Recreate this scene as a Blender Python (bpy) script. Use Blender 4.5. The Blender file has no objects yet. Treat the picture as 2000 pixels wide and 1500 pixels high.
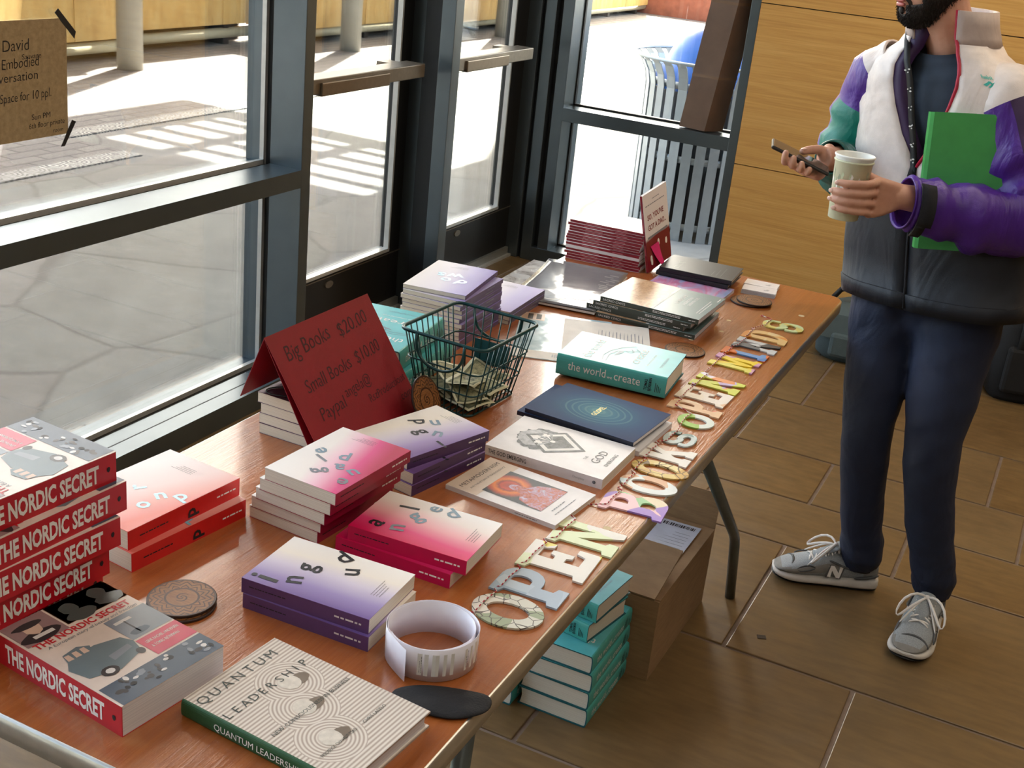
import bpy, bmesh, math, random
from mathutils import Vector, Matrix
S = bpy.context.scene
COL = S.collection
rad = math.radians
# ---------------------------------------------------------------- camera, world, sun, lights, exposure
cam = bpy.data.objects.new('camera', bpy.data.cameras.new('camera'))
COL.objects.link(cam)
cam.data.sensor_width = 36.0
cam.data.lens = 42.964
cam.data.clip_start = 0.02
RV, DV, FV = Vector((0.892193, 0.440569, 0.099457)), Vector((0.248772, -0.295567, -0.922362)), Vector((-0.376968, 0.847667, -0.373304))
cam.matrix_world = Matrix(((RV.x, -DV.x, -FV.x, 0), (RV.y, -DV.y, -FV.y, 0), (RV.z, -DV.z, -FV.z, 1.67), (0, 0, 0, 1)))
S.camera = cam
vs = S.view_settings
vs.view_transform = 'Standard'
vs.look = 'None'
vs.exposure = 0.62
vs.gamma = 1.0
vs.use_curve_mapping = False

W = bpy.data.worlds.new('sky')
S.world = W
W.use_nodes = True
nt = W.node_tree
nt.nodes.clear()
wo = nt.nodes.new('ShaderNodeOutputWorld')
wb = nt.nodes.new('ShaderNodeBackground')
sk = nt.nodes.new('ShaderNodeTexSky')
sk.sky_type = 'NISHITA'
sk.sun_disc = False
sk.sun_elevation = rad(50)
sk.sun_rotation = rad(-21)
sk.air_density = 1.0
sk.dust_density = 5.0
wb.inputs['Strength'].default_value = 1.2
mxs = nt.nodes.new('ShaderNodeMix')          # camera white balance for open shade
mxs.data_type, mxs.blend_type = 'RGBA', 'MULTIPLY'
mxs.inputs[0].default_value = 1.0
mxs.inputs[7].default_value = (1.05, 1.0, 0.90, 1)
nt.links.new(sk.outputs['Color'], mxs.inputs[6])
nt.links.new(mxs.outputs[2], wb.inputs['Color'])
nt.links.new(wb.outputs[0], wo.inputs['Surface'])

SUNDIR = Vector((-0.36 * 0.643, 0.933 * 0.643, 0.766))      # towards the sun
sun = bpy.data.objects.new('sun', bpy.data.lights.new('sun', 'SUN'))
COL.objects.link(sun)
sun.data.energy = 42.0
sun.data.angle = rad(0.3)
sun.data.color = (1.0, 0.95, 0.86)
sun.rotation_euler = SUNDIR.to_track_quat('Z', 'Y').to_euler()


def area(name, loc, tgt, sx, sy, power, color):
    l = bpy.data.lights.new(name, 'AREA')
    l.shape = 'RECTANGLE'
    l.size, l.size_y, l.energy, l.color = sx, sy, power, color
    o = bpy.data.objects.new(name, l)
    COL.objects.link(o)
    o.location = loc
    o.rotation_euler = (Vector(loc) - Vector(tgt)).to_track_quat('Z', 'Y').to_euler()
    return o


area('added_fill_light', (1.2, 2.2, 3.4), (1.2, 2.2, 0), 2.4, 4.0, 28, (1.0, 0.90, 0.76))  # fill light added overhead to brighten the room
area('added_fill_light', (0.3, 4.0, 3.42), (-0.4, 5.3, 0.9), 2.8, 0.5, 34, (1.0, 0.84, 0.62))  # wall washer added to brighten the oak wall
area('added_fill_light', (0.6, -1.2, 3.4), (0.6, -1.2, 0), 3.0, 2.0, 18, (1.0, 0.92, 0.80))  # second overhead fill added behind the camera


# ---------------------------------------------------------------- materials
def lin(c):
    def f(x):
        x /= 255.0
        return x / 12.92 if x <= 0.04045 else ((x + 0.055) / 1.055) ** 2.4
    return (f(c[0]), f(c[1]), f(c[2]), 1.0)


class G:
    """small node graph helper"""
    def __init__(s, name):
        s.m = bpy.data.materials.new(name)
        s.m.use_nodes = True
        s.n = s.m.node_tree.nodes
        s.l = s.m.node_tree.links
        s.b = s.n['Principled BSDF']

    def new(s, t, **k):
        x = s.n.new(t)
        for a, b in k.items():
            setattr(x, a, b)
        return x

    def set(s, node, sock, val):
        i = node.inputs[sock]
        if hasattr(val, 'is_linked') or isinstance(val, bpy.types.NodeSocket):
            s.l.new(val, i)
        else:
            i.default_value = val

    def coord(s, kind='Object', scale=(1, 1, 1), rot=(0, 0, 0), loc=(0, 0, 0)):
        t = s.new('ShaderNodeTexCoord')
        mp = s.new('ShaderNodeMapping')
        mp.inputs['Scale'].default_value = scale
        mp.inputs['Rotation'].default_value = rot
        mp.inputs['Location'].default_value = loc
        s.l.new(t.outputs[kind], mp.inputs['Vector'])
        return mp.outputs[0]

    def noise(s, vec, scale, detail=3, rough=0.55, dist=0.0):
        n = s.new('ShaderNodeTexNoise')
        s.set(n, 'Vector', vec)
        n.inputs['Scale'].default_value = scale
        n.inputs['Detail'].default_value = detail
        n.inputs['Roughness'].default_value = rough
        n.inputs['Distortion'].default_value = dist
        return n.outputs['Fac']

    def voro(s, vec, scale, feature='F1', out='Distance', rnd=1.0):
        n = s.new('ShaderNodeTexVoronoi', feature=feature)
        s.set(n, 'Vector', vec)
        n.inputs['Scale'].default_value = scale
        n.inputs['Randomness'].default_value = rnd
        return n.outputs[out]

    def ramp(s, fac, stops, interp='LINEAR'):
        r = s.new('ShaderNodeValToRGB')
        cr = r.color_ramp
        cr.interpolation = interp
        while len(cr.elements) < len(stops):
            cr.elements.new(0.5)
        for e, (p, c) in zip(cr.elements, stops):
            e.position = p
            e.color = c if len(c) == 4 else lin(c)
        s.set(r, 'Fac', fac)
        return r.outputs['Color']

    def mix(s, fac, a, b, mode='MIX'):
        x = s.new('ShaderNodeMix', data_type='RGBA', blend_type=mode)
        s.set(x, 0, fac)
        for i, v in ((6, a), (7, b)):
            if isinstance(v, tuple) and len(v) == 3:
                v = lin(v)
            s.set(x, i, v)
        return x.outputs[2]

    def math(s, op, a, b=0.0):
        x = s.new('ShaderNodeMath', operation=op)
        s.set(x, 0, a)
        s.set(x, 1, b)
        return x.outputs[0]

    def bump(s, h, strength=0.2, dist=0.01):
        b = s.new('ShaderNodeBump')
        b.inputs['Strength'].default_value = strength
        b.inputs['Distance'].default_value = dist
        s.set(b, 'Height', h)
        s.l.new(b.outputs[0], s.b.inputs['Normal'])

    def out(s, color=None, rough=None, metal=None, spec=None, coat=None, coat_rough=None):
        for k, v in (('Base Color', color), ('Roughness', rough), ('Metallic', metal), ('Specular IOR Level', spec), ('Coat Weight', coat), ('Coat Roughness', coat_rough)):
            if v is not None:
                if k == 'Base Color' and isinstance(v, tuple) and len(v) == 3:
                    v = lin(v)
                s.set(s.b, k, v)
        return s.m


MATS = {}


def mat(name, c, rough=0.5, metal=0.0, var=0.06, vs_=30.0, bump=0.0, bs=200.0, spec=None, coat=None):
    """plain procedural surface: base colour broken by a soft noise, optional fine bump"""
    if name in MATS:
        return MATS[name]
    g = G(name)
    v = g.coord()
    n = g.noise(v, vs_, 3)
    L = lin(c)
    lo = tuple(max(0, x * (1 - var)) for x in L[:3]) + (1,)
    hi = tuple(min(1, x * (1 + var)) for x in L[:3]) + (1,)
    g.out(g.ramp(n, [(0.3, lo), (0.7, hi)]), rough, metal, spec, coat)
    if bump:
        g.bump(g.noise(v, bs, 2), bump, 0.002)
    MATS[name] = g.m
    return g.m


# ---------------------------------------------------------------- mesh builder
_TXT = {}


def text_mesh(body, bold=0.0, res=3):
    k = (body, bold, res)
    if k in _TXT:
        return _TXT[k]
    cu = bpy.data.curves.new('t', 'FONT')
    cu.body = body
    cu.size = 1.0
    cu.offset = bold
    cu.resolution_u = res
    cu.fill_mode = 'FRONT'
    o = bpy.data.objects.new('t', cu)
    COL.objects.link(o)
    dg = bpy.context.evaluated_depsgraph_get()
    dg.update()
    me = o.evaluated_get(dg).to_mesh()
    V = [tuple(v.co) for v in me.vertices]
    F = [tuple(p.vertices) for p in me.polygons]
    o.evaluated_get(dg).to_mesh_clear()
    bpy.data.objects.remove(o)
    bpy.data.curves.remove(cu)
    xs = [v[0] for v in V] or [0]
    _TXT[k] = (V, F, min(xs), max(xs))
    return _TXT[k]


class MB:
    def __init__(s):
        s.v, s.f, s.m, s.s = [], [], [], []

    def add(s, V, F, mi=0, M=None, smooth=False):
        b = len(s.v)
        for p in V:
            p = Vector(p)
            s.v.append(M @ p if M is not None else p)
        for f in F:
            s.f.append([b + i for i in f])
            s.m.append(mi)
            s.s.append(smooth)
        return s

    def box(s, x0, x1, y0, y1, z0, z1, mi=0, M=None, bev=0.0):
        if bev:
            bm = bmesh.new()
            bmesh.ops.create_cube(bm, size=1.0)
            for v in bm.verts:
                v.co = Vector(((x0 + x1) / 2 + v.co.x * (x1 - x0), (y0 + y1) / 2 + v.co.y * (y1 - y0), (z0 + z1) / 2 + v.co.z * (z1 - z0)))
            bmesh.ops.bevel(bm, geom=bm.edges[:], offset=bev, segments=2, affect='EDGES', profile=0.5)
            bm.verts.index_update()
            s.add([v.co.copy() for v in bm.verts], [[v.index for v in f.verts] for f in bm.faces], mi, M)
            bm.free()
            return s
        V = [(x0, y0, z0), (x1, y0, z0), (x1, y1, z0), (x0, y1, z0), (x0, y0, z1), (x1, y0, z1), (x1, y1, z1), (x0, y1, z1)]
        return s.add(V, [(0, 3, 2, 1), (4, 5, 6, 7), (0, 1, 5, 4), (1, 2, 6, 5), (2, 3, 7, 6), (3, 0, 4, 7)], mi, M)

    def prism(s, poly, z0, z1, mi=0, M=None, smooth=False):
        n = len(poly)
        V = [(x, y, z0) for x, y in poly] + [(x, y, z1) for x, y in poly]
        s.add(V, [list(range(n))[::-1], list(range(n, 2 * n))], mi, M)
        s.add(V, [(i, (i + 1) % n, n + (i + 1) % n, n + i) for i in range(n)], mi, M, smooth)
        return s

    def poly(s, pts, z=0.0, mi=0, M=None):
        return s.add([(p[0], p[1], z if len(p) < 3 else p[2]) for p in pts], [list(range(len(pts)))], mi, M)

    def loft(s, rings, mi=0, M=None, closed=True, cap=True, smooth=True, mif=None):
        n = len(rings[0])
        V = [p for r in rings for p in r]
        b = len(s.v)
        s.add(V, [], mi, M)
        for k in range(len(rings) - 1):
            for i in range(n if closed else n - 1):
                j = (i + 1) % n
                s.f.append([b + k * n + i, b + k * n + j, b + (k + 1) * n + j, b + (k + 1) * n + i])
                s.m.append(mif(k, i) if mif else mi)
                s.s.append(smooth)
        if cap:
            for f, q in ((list(range(n))[::-1], 0), (list(range(n)), len(rings) - 1)):
                s.f.append([b + q * n + i for i in f])
                s.m.append(mif(min(q, len(rings) - 2), 0) if mif else mi)
                s.s.append(False)
        return s

    def tube(s, path, r, n=8, mi=0, M=None, closed=False, cap=True):
        P = [Vector(p) for p in path]
        R = r if isinstance(r, (list, tuple)) else [r] * len(P)
        up = None
        rings = []
        for i, p in enumerate(P):
            if closed:
                t = P[(i + 1) % len(P)] - P[i - 1]
            else:
                t = P[min(i + 1, len(P) - 1)] - P[max(i - 1, 0)]
            t.normalize()
            if up is None:
                up = Vector((0, 0, 1)) if abs(t.z) < 0.9 else Vector((1, 0, 0))
            u = t.cross(up)
            if u.length < 1e-5:
                u = t.cross(Vector((0.3, 1, 0.2)))
            u.normalize()
            w = u.cross(t)
            up = w
            rings.append([p + (u * math.cos(a) + w * math.sin(a)) * R[i] for a in [2 * math.pi * k / n for k in range(n)]])
        if closed:
            rings.append(rings[0])
        return s.loft(rings, mi, M, True, cap and not closed)

    def cyl(s, c, r, z0, z1, n=24, mi=0, r2=None, M=None):
        r2 = r if r2 is None else r2
        ra = [(c[0] + r * math.cos(2 * math.pi * k / n), c[1] + r * math.sin(2 * math.pi * k / n), z0) for k in range(n)]
        rb = [(c[0] + r2 * math.cos(2 * math.pi * k / n), c[1] + r2 * math.sin(2 * math.pi * k / n), z1) for k in range(n)]
        return s.loft([ra, rb], mi, M)

    def lathe(s, prof, n=32, mi=0, M=None, cap=False):
        rings = [[(r * math.cos(2 * math.pi * k / n), r * math.sin(2 * math.pi * k / n), z) for k in range(n)] for r, z in prof]
        return s.loft(rings, mi, M, True, cap)

    def ellip(s, c, rx, ry, rz, mi=0, M=None, nu=14, nv=9):
        rings = []
        for j in range(nv + 1):
            a = -math.pi / 2 + math.pi * j / nv
            q = max(math.cos(a), 0.02)
            rings.append([(c[0] + rx * q * math.cos(2 * math.pi * k / nu), c[1] + ry * q * math.sin(2 * math.pi * k / nu), c[2] + rz * math.sin(a)) for k in range(nu)])
        return s.loft(rings, mi, M)

    def text(s, body, size, M, mi=0, align='l', sx=1.0, bold=0.0, shear=0.0, fit=None, jit=0.0, seed=0, res=2):
        """flat lettering in the xy plane of M, origin on the baseline"""
        V, F, a, b = text_mesh(body, bold, res)
        k = size
        if fit:
            sx = fit / ((b - a) * size)
        x0 = {'l': a, 'c': (a + b) / 2, 'r': b}[align]
        rnd = random.Random(seed)
        ph = rnd.random() * 9
        V2 = []
        for x, y, z in V:
            dy = jit * math.sin(x * 5.1 + ph) + jit * 0.6 * math.sin(x * 13 + ph * 2)
            V2.append((((x - x0) * sx + shear * y + jit * 0.5 * math.sin(y * 9 + x * 3)) * k, (y + dy) * k, 0))
        return s.add(V2, F, mi, M)

    def obj(s, name, mats, parent=None, loc=None, rot=None, kind=None):
        me = bpy.data.meshes.new(name)
        me.from_pydata([tuple(p) for p in s.v], [], s.f)
        if not isinstance(mats, (list, tuple)):
            mats = [mats]
        for m in mats:
            me.materials.append(m)
        me.polygons.foreach_set('material_index', s.m)
        me.polygons.foreach_set('use_smooth', s.s)
        me.update()
        o = bpy.data.objects.new(name, me)
        COL.objects.link(o)
        if parent:
            o.parent = parent
        if loc:
            o.location = loc
        if rot:
            o.rotation_euler = rot
        if kind:
            o['kind'] = kind
        return o


def tag(o, label, cat, group=None):
    o['label'] = label
    o['category'] = cat
    if group:
        o['group'] = group
    return o


def thing(name, label, cat, loc=(0, 0, 0), rot=(0, 0, 0), group=None):
    o = bpy.data.objects.new(name, None)
    o.empty_display_size = 0.05
    COL.objects.link(o)
    o.location = loc
    o.rotation_euler = rot
    return tag(o, label, cat, group)


def dup(src, label, loc, rot=(0, 0, 0), group=None):
    def rec(o, par):
        c = o.copy()
        COL.objects.link(c)
        if par:
            c.parent = par
        for ch in o.children:
            rec(ch, c)
        return c
    c = rec(src, None)
    c.location = loc
    c.rotation_euler = rot
    c['label'] = label
    if group:
        c['group'] = group
    return c


def TR(x=0, y=0, z=0, rz=0, rx=0, ry=0):
    return Matrix.Translation((x, y, z)) @ Matrix.Rotation(rad(rz), 4, 'Z') @ Matrix.Rotation(rad(ry), 4, 'Y') @ Matrix.Rotation(rad(rx), 4, 'X')


def frame(o, x, y):
    """matrix whose x and y axes are the given vectors, origin o"""
    x = Vector(x).normalized()
    y = Vector(y)
    z = x.cross(y).normalized()
    y = z.cross(x)
    return Matrix(((x.x, y.x, z.x, o[0]), (x.y, y.y, z.y, o[1]), (x.z, y.z, z.z, o[2]), (0, 0, 0, 1)))
# ================================================================ SETTING
# ---- surfaces
g = G('stone_tile')
v = g.coord('Object')
n1, n2, n3 = g.noise(v, 2.2, 5, 0.6), g.noise(v, 14, 5, 0.65), g.noise(g.coord('Object', (3, 14, 1)), 3, 4)
isl = g.new('ShaderNodeNewGeometry').outputs['Random Per Island']
c = g.ramp(n1, [(0.25, (84, 62, 34)), (0.5, (104, 79, 45)), (0.75, (120, 96, 60))])
c = g.mix(g.math('MULTIPLY', n2, 0.55), c, (84, 64, 40), 'MIX')
c = g.mix(0.22, c, g.ramp(n3, [(0.35, (98, 74, 44)), (0.65, (160, 128, 82))]))
c = g.mix(g.math('MULTIPLY', isl, 0.35), c, (118, 104, 80))
g.out(c, g.ramp(n2, [(0.3, (0.30,) * 3 + (1,)), (0.8, (0.5,) * 3 + (1,))]), spec=0.45)
g.bump(n2, 0.12, 0.004)
M_TILE = g.m
M_GROUT = mat('grout', (120, 104, 92), 0.9, var=0.15)
g = G('flagstone')
v = g.coord('Object')
w = g.new('ShaderNodeMix', data_type='VECTOR')
nz = g.new('ShaderNodeTexNoise')
g.set(nz, 'Vector', v)
nz.inputs['Scale'].default_value = 1.6
g.set(w, 0, 0.12)
g.set(w, 4, v)
g.set(w, 5, nz.outputs['Color'])
d = g.voro(w.outputs[1], 1.15, 'DISTANCE_TO_EDGE')
cc = g.voro(w.outputs[1], 1.15, 'F1', 'Color')
base = g.ramp(g.noise(v, 5, 6, 0.65), [(0.3, (122, 121, 116)), (0.7, (140, 139, 133))])
base = g.mix(0.05, base, cc, 'MULTIPLY')
base = g.mix(g.ramp(d, [(0.004, (0, 0, 0, 1)), (0.014, (1, 1, 1, 1))]), (104, 102, 98), base)
g.out(base, 0.75)
g.bump(g.ramp(d, [(0.0, (0, 0, 0, 1)), (0.03, (1, 1, 1, 1))]), 0.2, 0.01)
M_FLAG = g.m
g = G('brick_paver')
bt = g.new('ShaderNodeTexBrick')
g.set(bt, 'Vector', g.coord('Object', (1, 1, 1), (0, 0, rad(90))))
bt.inputs['Color1'].default_value = lin((136, 131, 127))
bt.inputs['Color2'].default_value = lin((122, 117, 115))
bt.inputs['Mortar'].default_value = lin((94, 90, 88))
bt.inputs['Scale'].default_value = 1.0
bt.inputs['Mortar Size'].default_value = 0.008
bt.inputs['Brick Width'].default_value = 0.30
bt.inputs['Row Height'].default_value = 0.11
g.out(bt.outputs['Color'], 0.8)
M_BRICK = g.m
g = G('cast_grate')
v = g.coord('Object', (6.2, 6.2, 6.2))
d = g.voro(v, 1.0, rnd=0.15)
r = g.math('PINGPONG', g.math('MULTIPLY', d, 7.0), 0.5)
g.out(g.ramp(r, [(0.2, (70, 72, 78)), (0.32, (168, 168, 166))]), 0.55, 0.3)
M_GRATE = g.m
M_ALU = mat('anodised_frame', (98, 107, 112), 0.34, 0.8, 0.04, 12)
M_ALU_D = mat('dark_bronze_frame', (30, 29, 28), 0.45, 0.3, 0.05, 12)
M_GASKET = mat('black_gasket', (18, 19, 20), 0.6)
M_BEAD = mat('bright_glazing_bead', (196, 196, 192), 0.35, 0.5)
M_STEEL = mat('satin_steel', (126, 118, 106), 0.38, 0.75, 0.08, 60)
g = G('clear_glass')
g.n.remove(g.b)
tr, gl = g.new('ShaderNodeBsdfTransparent'), g.new('ShaderNodeBsdfGlossy')
tr.inputs['Color'].default_value = (0.95, 0.97, 0.96, 1)
gl.inputs['Roughness'].default_value = 0.0
fr = g.new('ShaderNodeFresnel')
fr.inputs['IOR'].default_value = 1.45
mx = g.new('ShaderNodeMixShader')
geo = g.noise(g.coord(), 3.0, 2)
g.l.new(g.math('MULTIPLY', fr.outputs[0], g.math('ADD', 0.75, g.math('MULTIPLY', geo, 0.1))), mx.inputs[0])
g.l.new(tr.outputs[0], mx.inputs[1])
g.l.new(gl.outputs[0], mx.inputs[2])
g.l.new(mx.outputs[0], g.n['Material Output'].inputs['Surface'])
M_GLASS = g.m
g = G('oak_veneer')
v = g.coord('Object', (1.2, 1, 26))
n1, n2 = g.noise(v, 1.6, 6, 0.62, 0.6), g.noise(g.coord('Object', (2.5, 1, 120)), 1.5, 3)
c = g.ramp(n1, [(0.25, (192, 142, 76)), (0.5, (214, 166, 94)), (0.75, (226, 184, 114))])
c = g.mix(0.3, c, g.ramp(n2, [(0.3, (180, 130, 66)), (0.7, (226, 182, 112))]))
g.out(c, 0.42, spec=0.35)
M_OAK = g.m
g = G('yellow_plywood')
v = g.coord('Object', (1, 5, 1.5))
n1 = g.noise(v, 2.0, 6, 0.65)
c = g.ramp(n1, [(0.25, (196, 148, 74)), (0.55, (222, 180, 106)), (0.8, (230, 198, 134))])
g.out(c, 0.55)
M_PLY = g.m
M_PAINT = mat('wall_paint', (120, 108, 94), 0.85)
M_CEIL = mat('ceiling_paint', (120, 112, 102), 0.9)
M_COLM = mat('grey_column_paint', (176, 172, 158), 0.5, var=0.1, vs_=4)
M_TAN = mat('tan_pipe', (206, 196, 164), 0.5)
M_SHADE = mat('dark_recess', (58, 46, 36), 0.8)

# ---- floor: modular stone tiles in bands between the measured joints
F = MB()
F.box(-2.6, 4.2, -3.2, 5.6, -0.06, -0.004, 1)
rnd = random.Random(4)
bands = [(-3.0, -2.39), (-2.39, -1.78), (-1.78, -1.17), (-1.17, -0.86), (-0.86, -0.25), (-0.25, 0.36), (0.36, 0.67), (0.67, 1.28), (1.28, 1.59), (1.59, 1.98), (1.98, 2.597), (2.597, 3.207), (3.207, 3.517), (3.517, 3.87), (3.87, 4.33), (4.33, 4.94), (4.94, 5.55)]
fixed = {1.98: [-2.3, -1.4, -0.79, -0.19, 0.42, 1.03], 2.597: [-2.1, -1.43, -0.512, 0.40, 1.01], 3.207: [-2.0, -1.3, -0.81, -0.207, 0.40, 0.9], 3.517: [-1.9, -1.1, -0.517, 0.1, 0.7], 3.87: [-1.7, -0.86, -0.02, 0.6]}
for y0, y1 in bands:
    xs = fixed.get(y0)
    if not xs:
        xs, x = [], -2.55 + rnd.random() * 0.5
        while x < 4:
            xs.append(x)
            x += rnd.choice((0.61, 0.915, 0.46))
    else:
        x = xs[-1]
        while x < 3.6:
            x += rnd.choice((0.61, 0.915))
            xs.append(x)
    xs = [-2.6] + xs + [4.2]
    for a, b in zip(xs, xs[1:]):
        F.box(a + 0.005, b - 0.005, y0 + 0.005, y1 - 0.005, -0.02, 0.0, 0, bev=0.0025)
F.obj('floor', [M_TILE, M_GROUT], kind='structure')

# ---- outside ground
g_ = MB().box(-40, 30, -12, 45, -0.12, -0.012, 0)
g_.obj('ground', M_FLAG, kind='structure')
b_ = MB()
b_.box(-30, -5.19, -8, 5.6, -0.05, -0.006)
b_.box(-30, -5.78, 5.6, 20, -0.05, -0.006)
b_.obj('paving', M_BRICK, kind='structure')
b_ = MB()
b_.box(-5.19, -5.04, -8, 5.6, -0.05, -0.004)
b_.box(-5.78, -5.63, 5.6, 20, -0.05, -0.004)
b_.obj('trim_drain', M_GRATE, kind='structure')
MB().box(-30, -2, 20.0, 20.4, -0.05, 0.5).obj('wall_planter', mat('red_brick', (150, 88, 66), 0.8, var=0.2, vs_=8), kind='structure')
# counters across the plaza
for nm, x, y0, y1, zb in (('wall_counter', -7.62, 2.0, 8.33, 0.17), ('wall_counter', -7.80, 8.36, 10.33, 0.19), ('wall_counter', -7.46, 10.36, 13.2, 0.15), ('wall_counter', -7.2, 13.3, 20.0, 0.13)):
    o = MB()
    o.box(x - 0.5, x, y0, y1, zb, 1.15, 0)
    k = y0
    while k < y1 - 0.3:
        o.box(x - 0.001, x + 0.012, k + 0.006, min(k + 1.42, y1) - 0.006, zb, 1.12, 0)
        k += 1.42
    o.box(x - 0.6, x + 0.06, y0, y1, 1.15, 1.2, 0)
    o.box(x - 0.46, x - 0.22, y0, y1, -0.02, zb, 1)
    o.tube([(x - 0.06, y0, 0.1), (x - 0.06, y1, 0.1)], 0.05, 12, 2)
    k = y0 + 0.3
    while k < y1:
        o.box(x - 0.22, x - 0.04, k, k + 0.08, -0.02, zb, 1)
        k += 1.2
    o.obj(nm, [M_PLY, M_SHADE, M_TAN], kind='structure')
for x, y in ((-7.23, 7.90), (-7.0, 10.82), (-6.8, 13.9)):
    MB().cyl((x, y), 0.105, -0.02, 3.6, 32).obj('trim_column', M_COLM, kind='structure')

# ---- unseen high canopy inferred from its striped shadows, widened to block more light
H = 8.0
off = Vector((SUNDIR.x, SUNDIR.y)) * (H / SUNDIR.z)
cn = MB()


def shade(x0, x1, y0, y1, z=H, t=0.10):
    cn.box(x0 + off.x, x1 + off.x, y0 + off.y, y1 + off.y, z, z + t)


shade(-6.1, -3.80, 7.02, 7.22)
shade(-6.1, 1.0, -1.0, 5.72)
shade(1.0, 8.0, 1.5, 5.72)
shade(-6.1, -5.55, 5.72, 7.02)
shade(-5.10, -4.98, 5.72, 7.02)
shade(-4.45, -4.33, 5.72, 7.02)
shade(-3.62, 8.0, 5.72, 7.3)  # right side stretched to darken the ground outside the far window
k = 5.72
while k < 7.0:
    shade(-5.6, -3.6, k, k + 0.10, H, 0.015)
    k += 0.26
cn.add([(p[0] + off.x, p[1] + off.y, z) for z in (H, H + 0.12) for p in ((-3.62, 7.3), (-3.95, 8.2), (-4.1, 10.0), (-4.6, 13.5), (-4.8, 20), (8, 20), (8, 7.3))],  # outline widened to the right to block open sky
       [list(range(7)), list(range(7, 14))[::-1]] + [(i, 7 + i, 7 + (i + 1) % 7, (i + 1) % 7) for i in range(7)])
cn.obj('trim_unseen_canopy', mat('canopy_paint', (206, 204, 198), 0.8), kind='structure')

# ---- left window wall (interior face x = -2.25)
XF = -2.25


def vpost(mb, y0, y1, x1=-2.374, z0=0.0, z1=3.3):
    mb.box(x1, XF, y0, y1, z0, z1, 0, bev=0.0015)


wf = MB()
ys = [(-2.95, -2.90), (-0.9, -0.85), (1.19, 1.24), (3.227, 3.278)]
wf2 = MB()
for y0, y1 in ys:
    vpost(wf, y0, y1)
    wf.box(-2.396, -2.374, y0 + 0.008, y1 - 0.008, 0, 3.3, 1)
    wf.box(-2.412, -2.396, y0 - 0.006, y1 + 0.006, 0, 3.3, 2)
    wf.box(-2.47, -2.412, y0, y1, 0, 3.3, 0)
for (a0, a1), (b0, b1) in zip(ys, ys[1:]):
    for z0, z1 in ((0.0, 0.073), (0.714, 0.772), (3.24, 3.3)):
        wf.box(-2.374, XF, a1, b0, z0, z1, 0)
        wf.box(-2.396, -2.374, a1, b0, z0 + 0.006, z1 - 0.006, 1)
        wf.box(-2.412, -2.396, a1, b0, z0 - (0.006 if z0 else 0), z1 + 0.010, 2)
        wf.box(-2.47, -2.412, a1, b0, z0, z1, 0)
    wf.box(-2.318, -2.314, a1, b0, 0.0725, 0.0736, 1)
win1 = wf.obj('window_1', [M_ALU, M_GASKET, M_BEAD], kind='structure')
gp = MB()
for (a0, a1), (b0, b1) in zip(ys, ys[1:]):
    for z0, z1 in ((0.06, 0.73), (0.76, 3.26)):
        gp.box(-2.446, -2.44, a1 - 0.01, b0 + 0.01, z0, z1)
gp.obj('pane', M_GLASS, win1)

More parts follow.
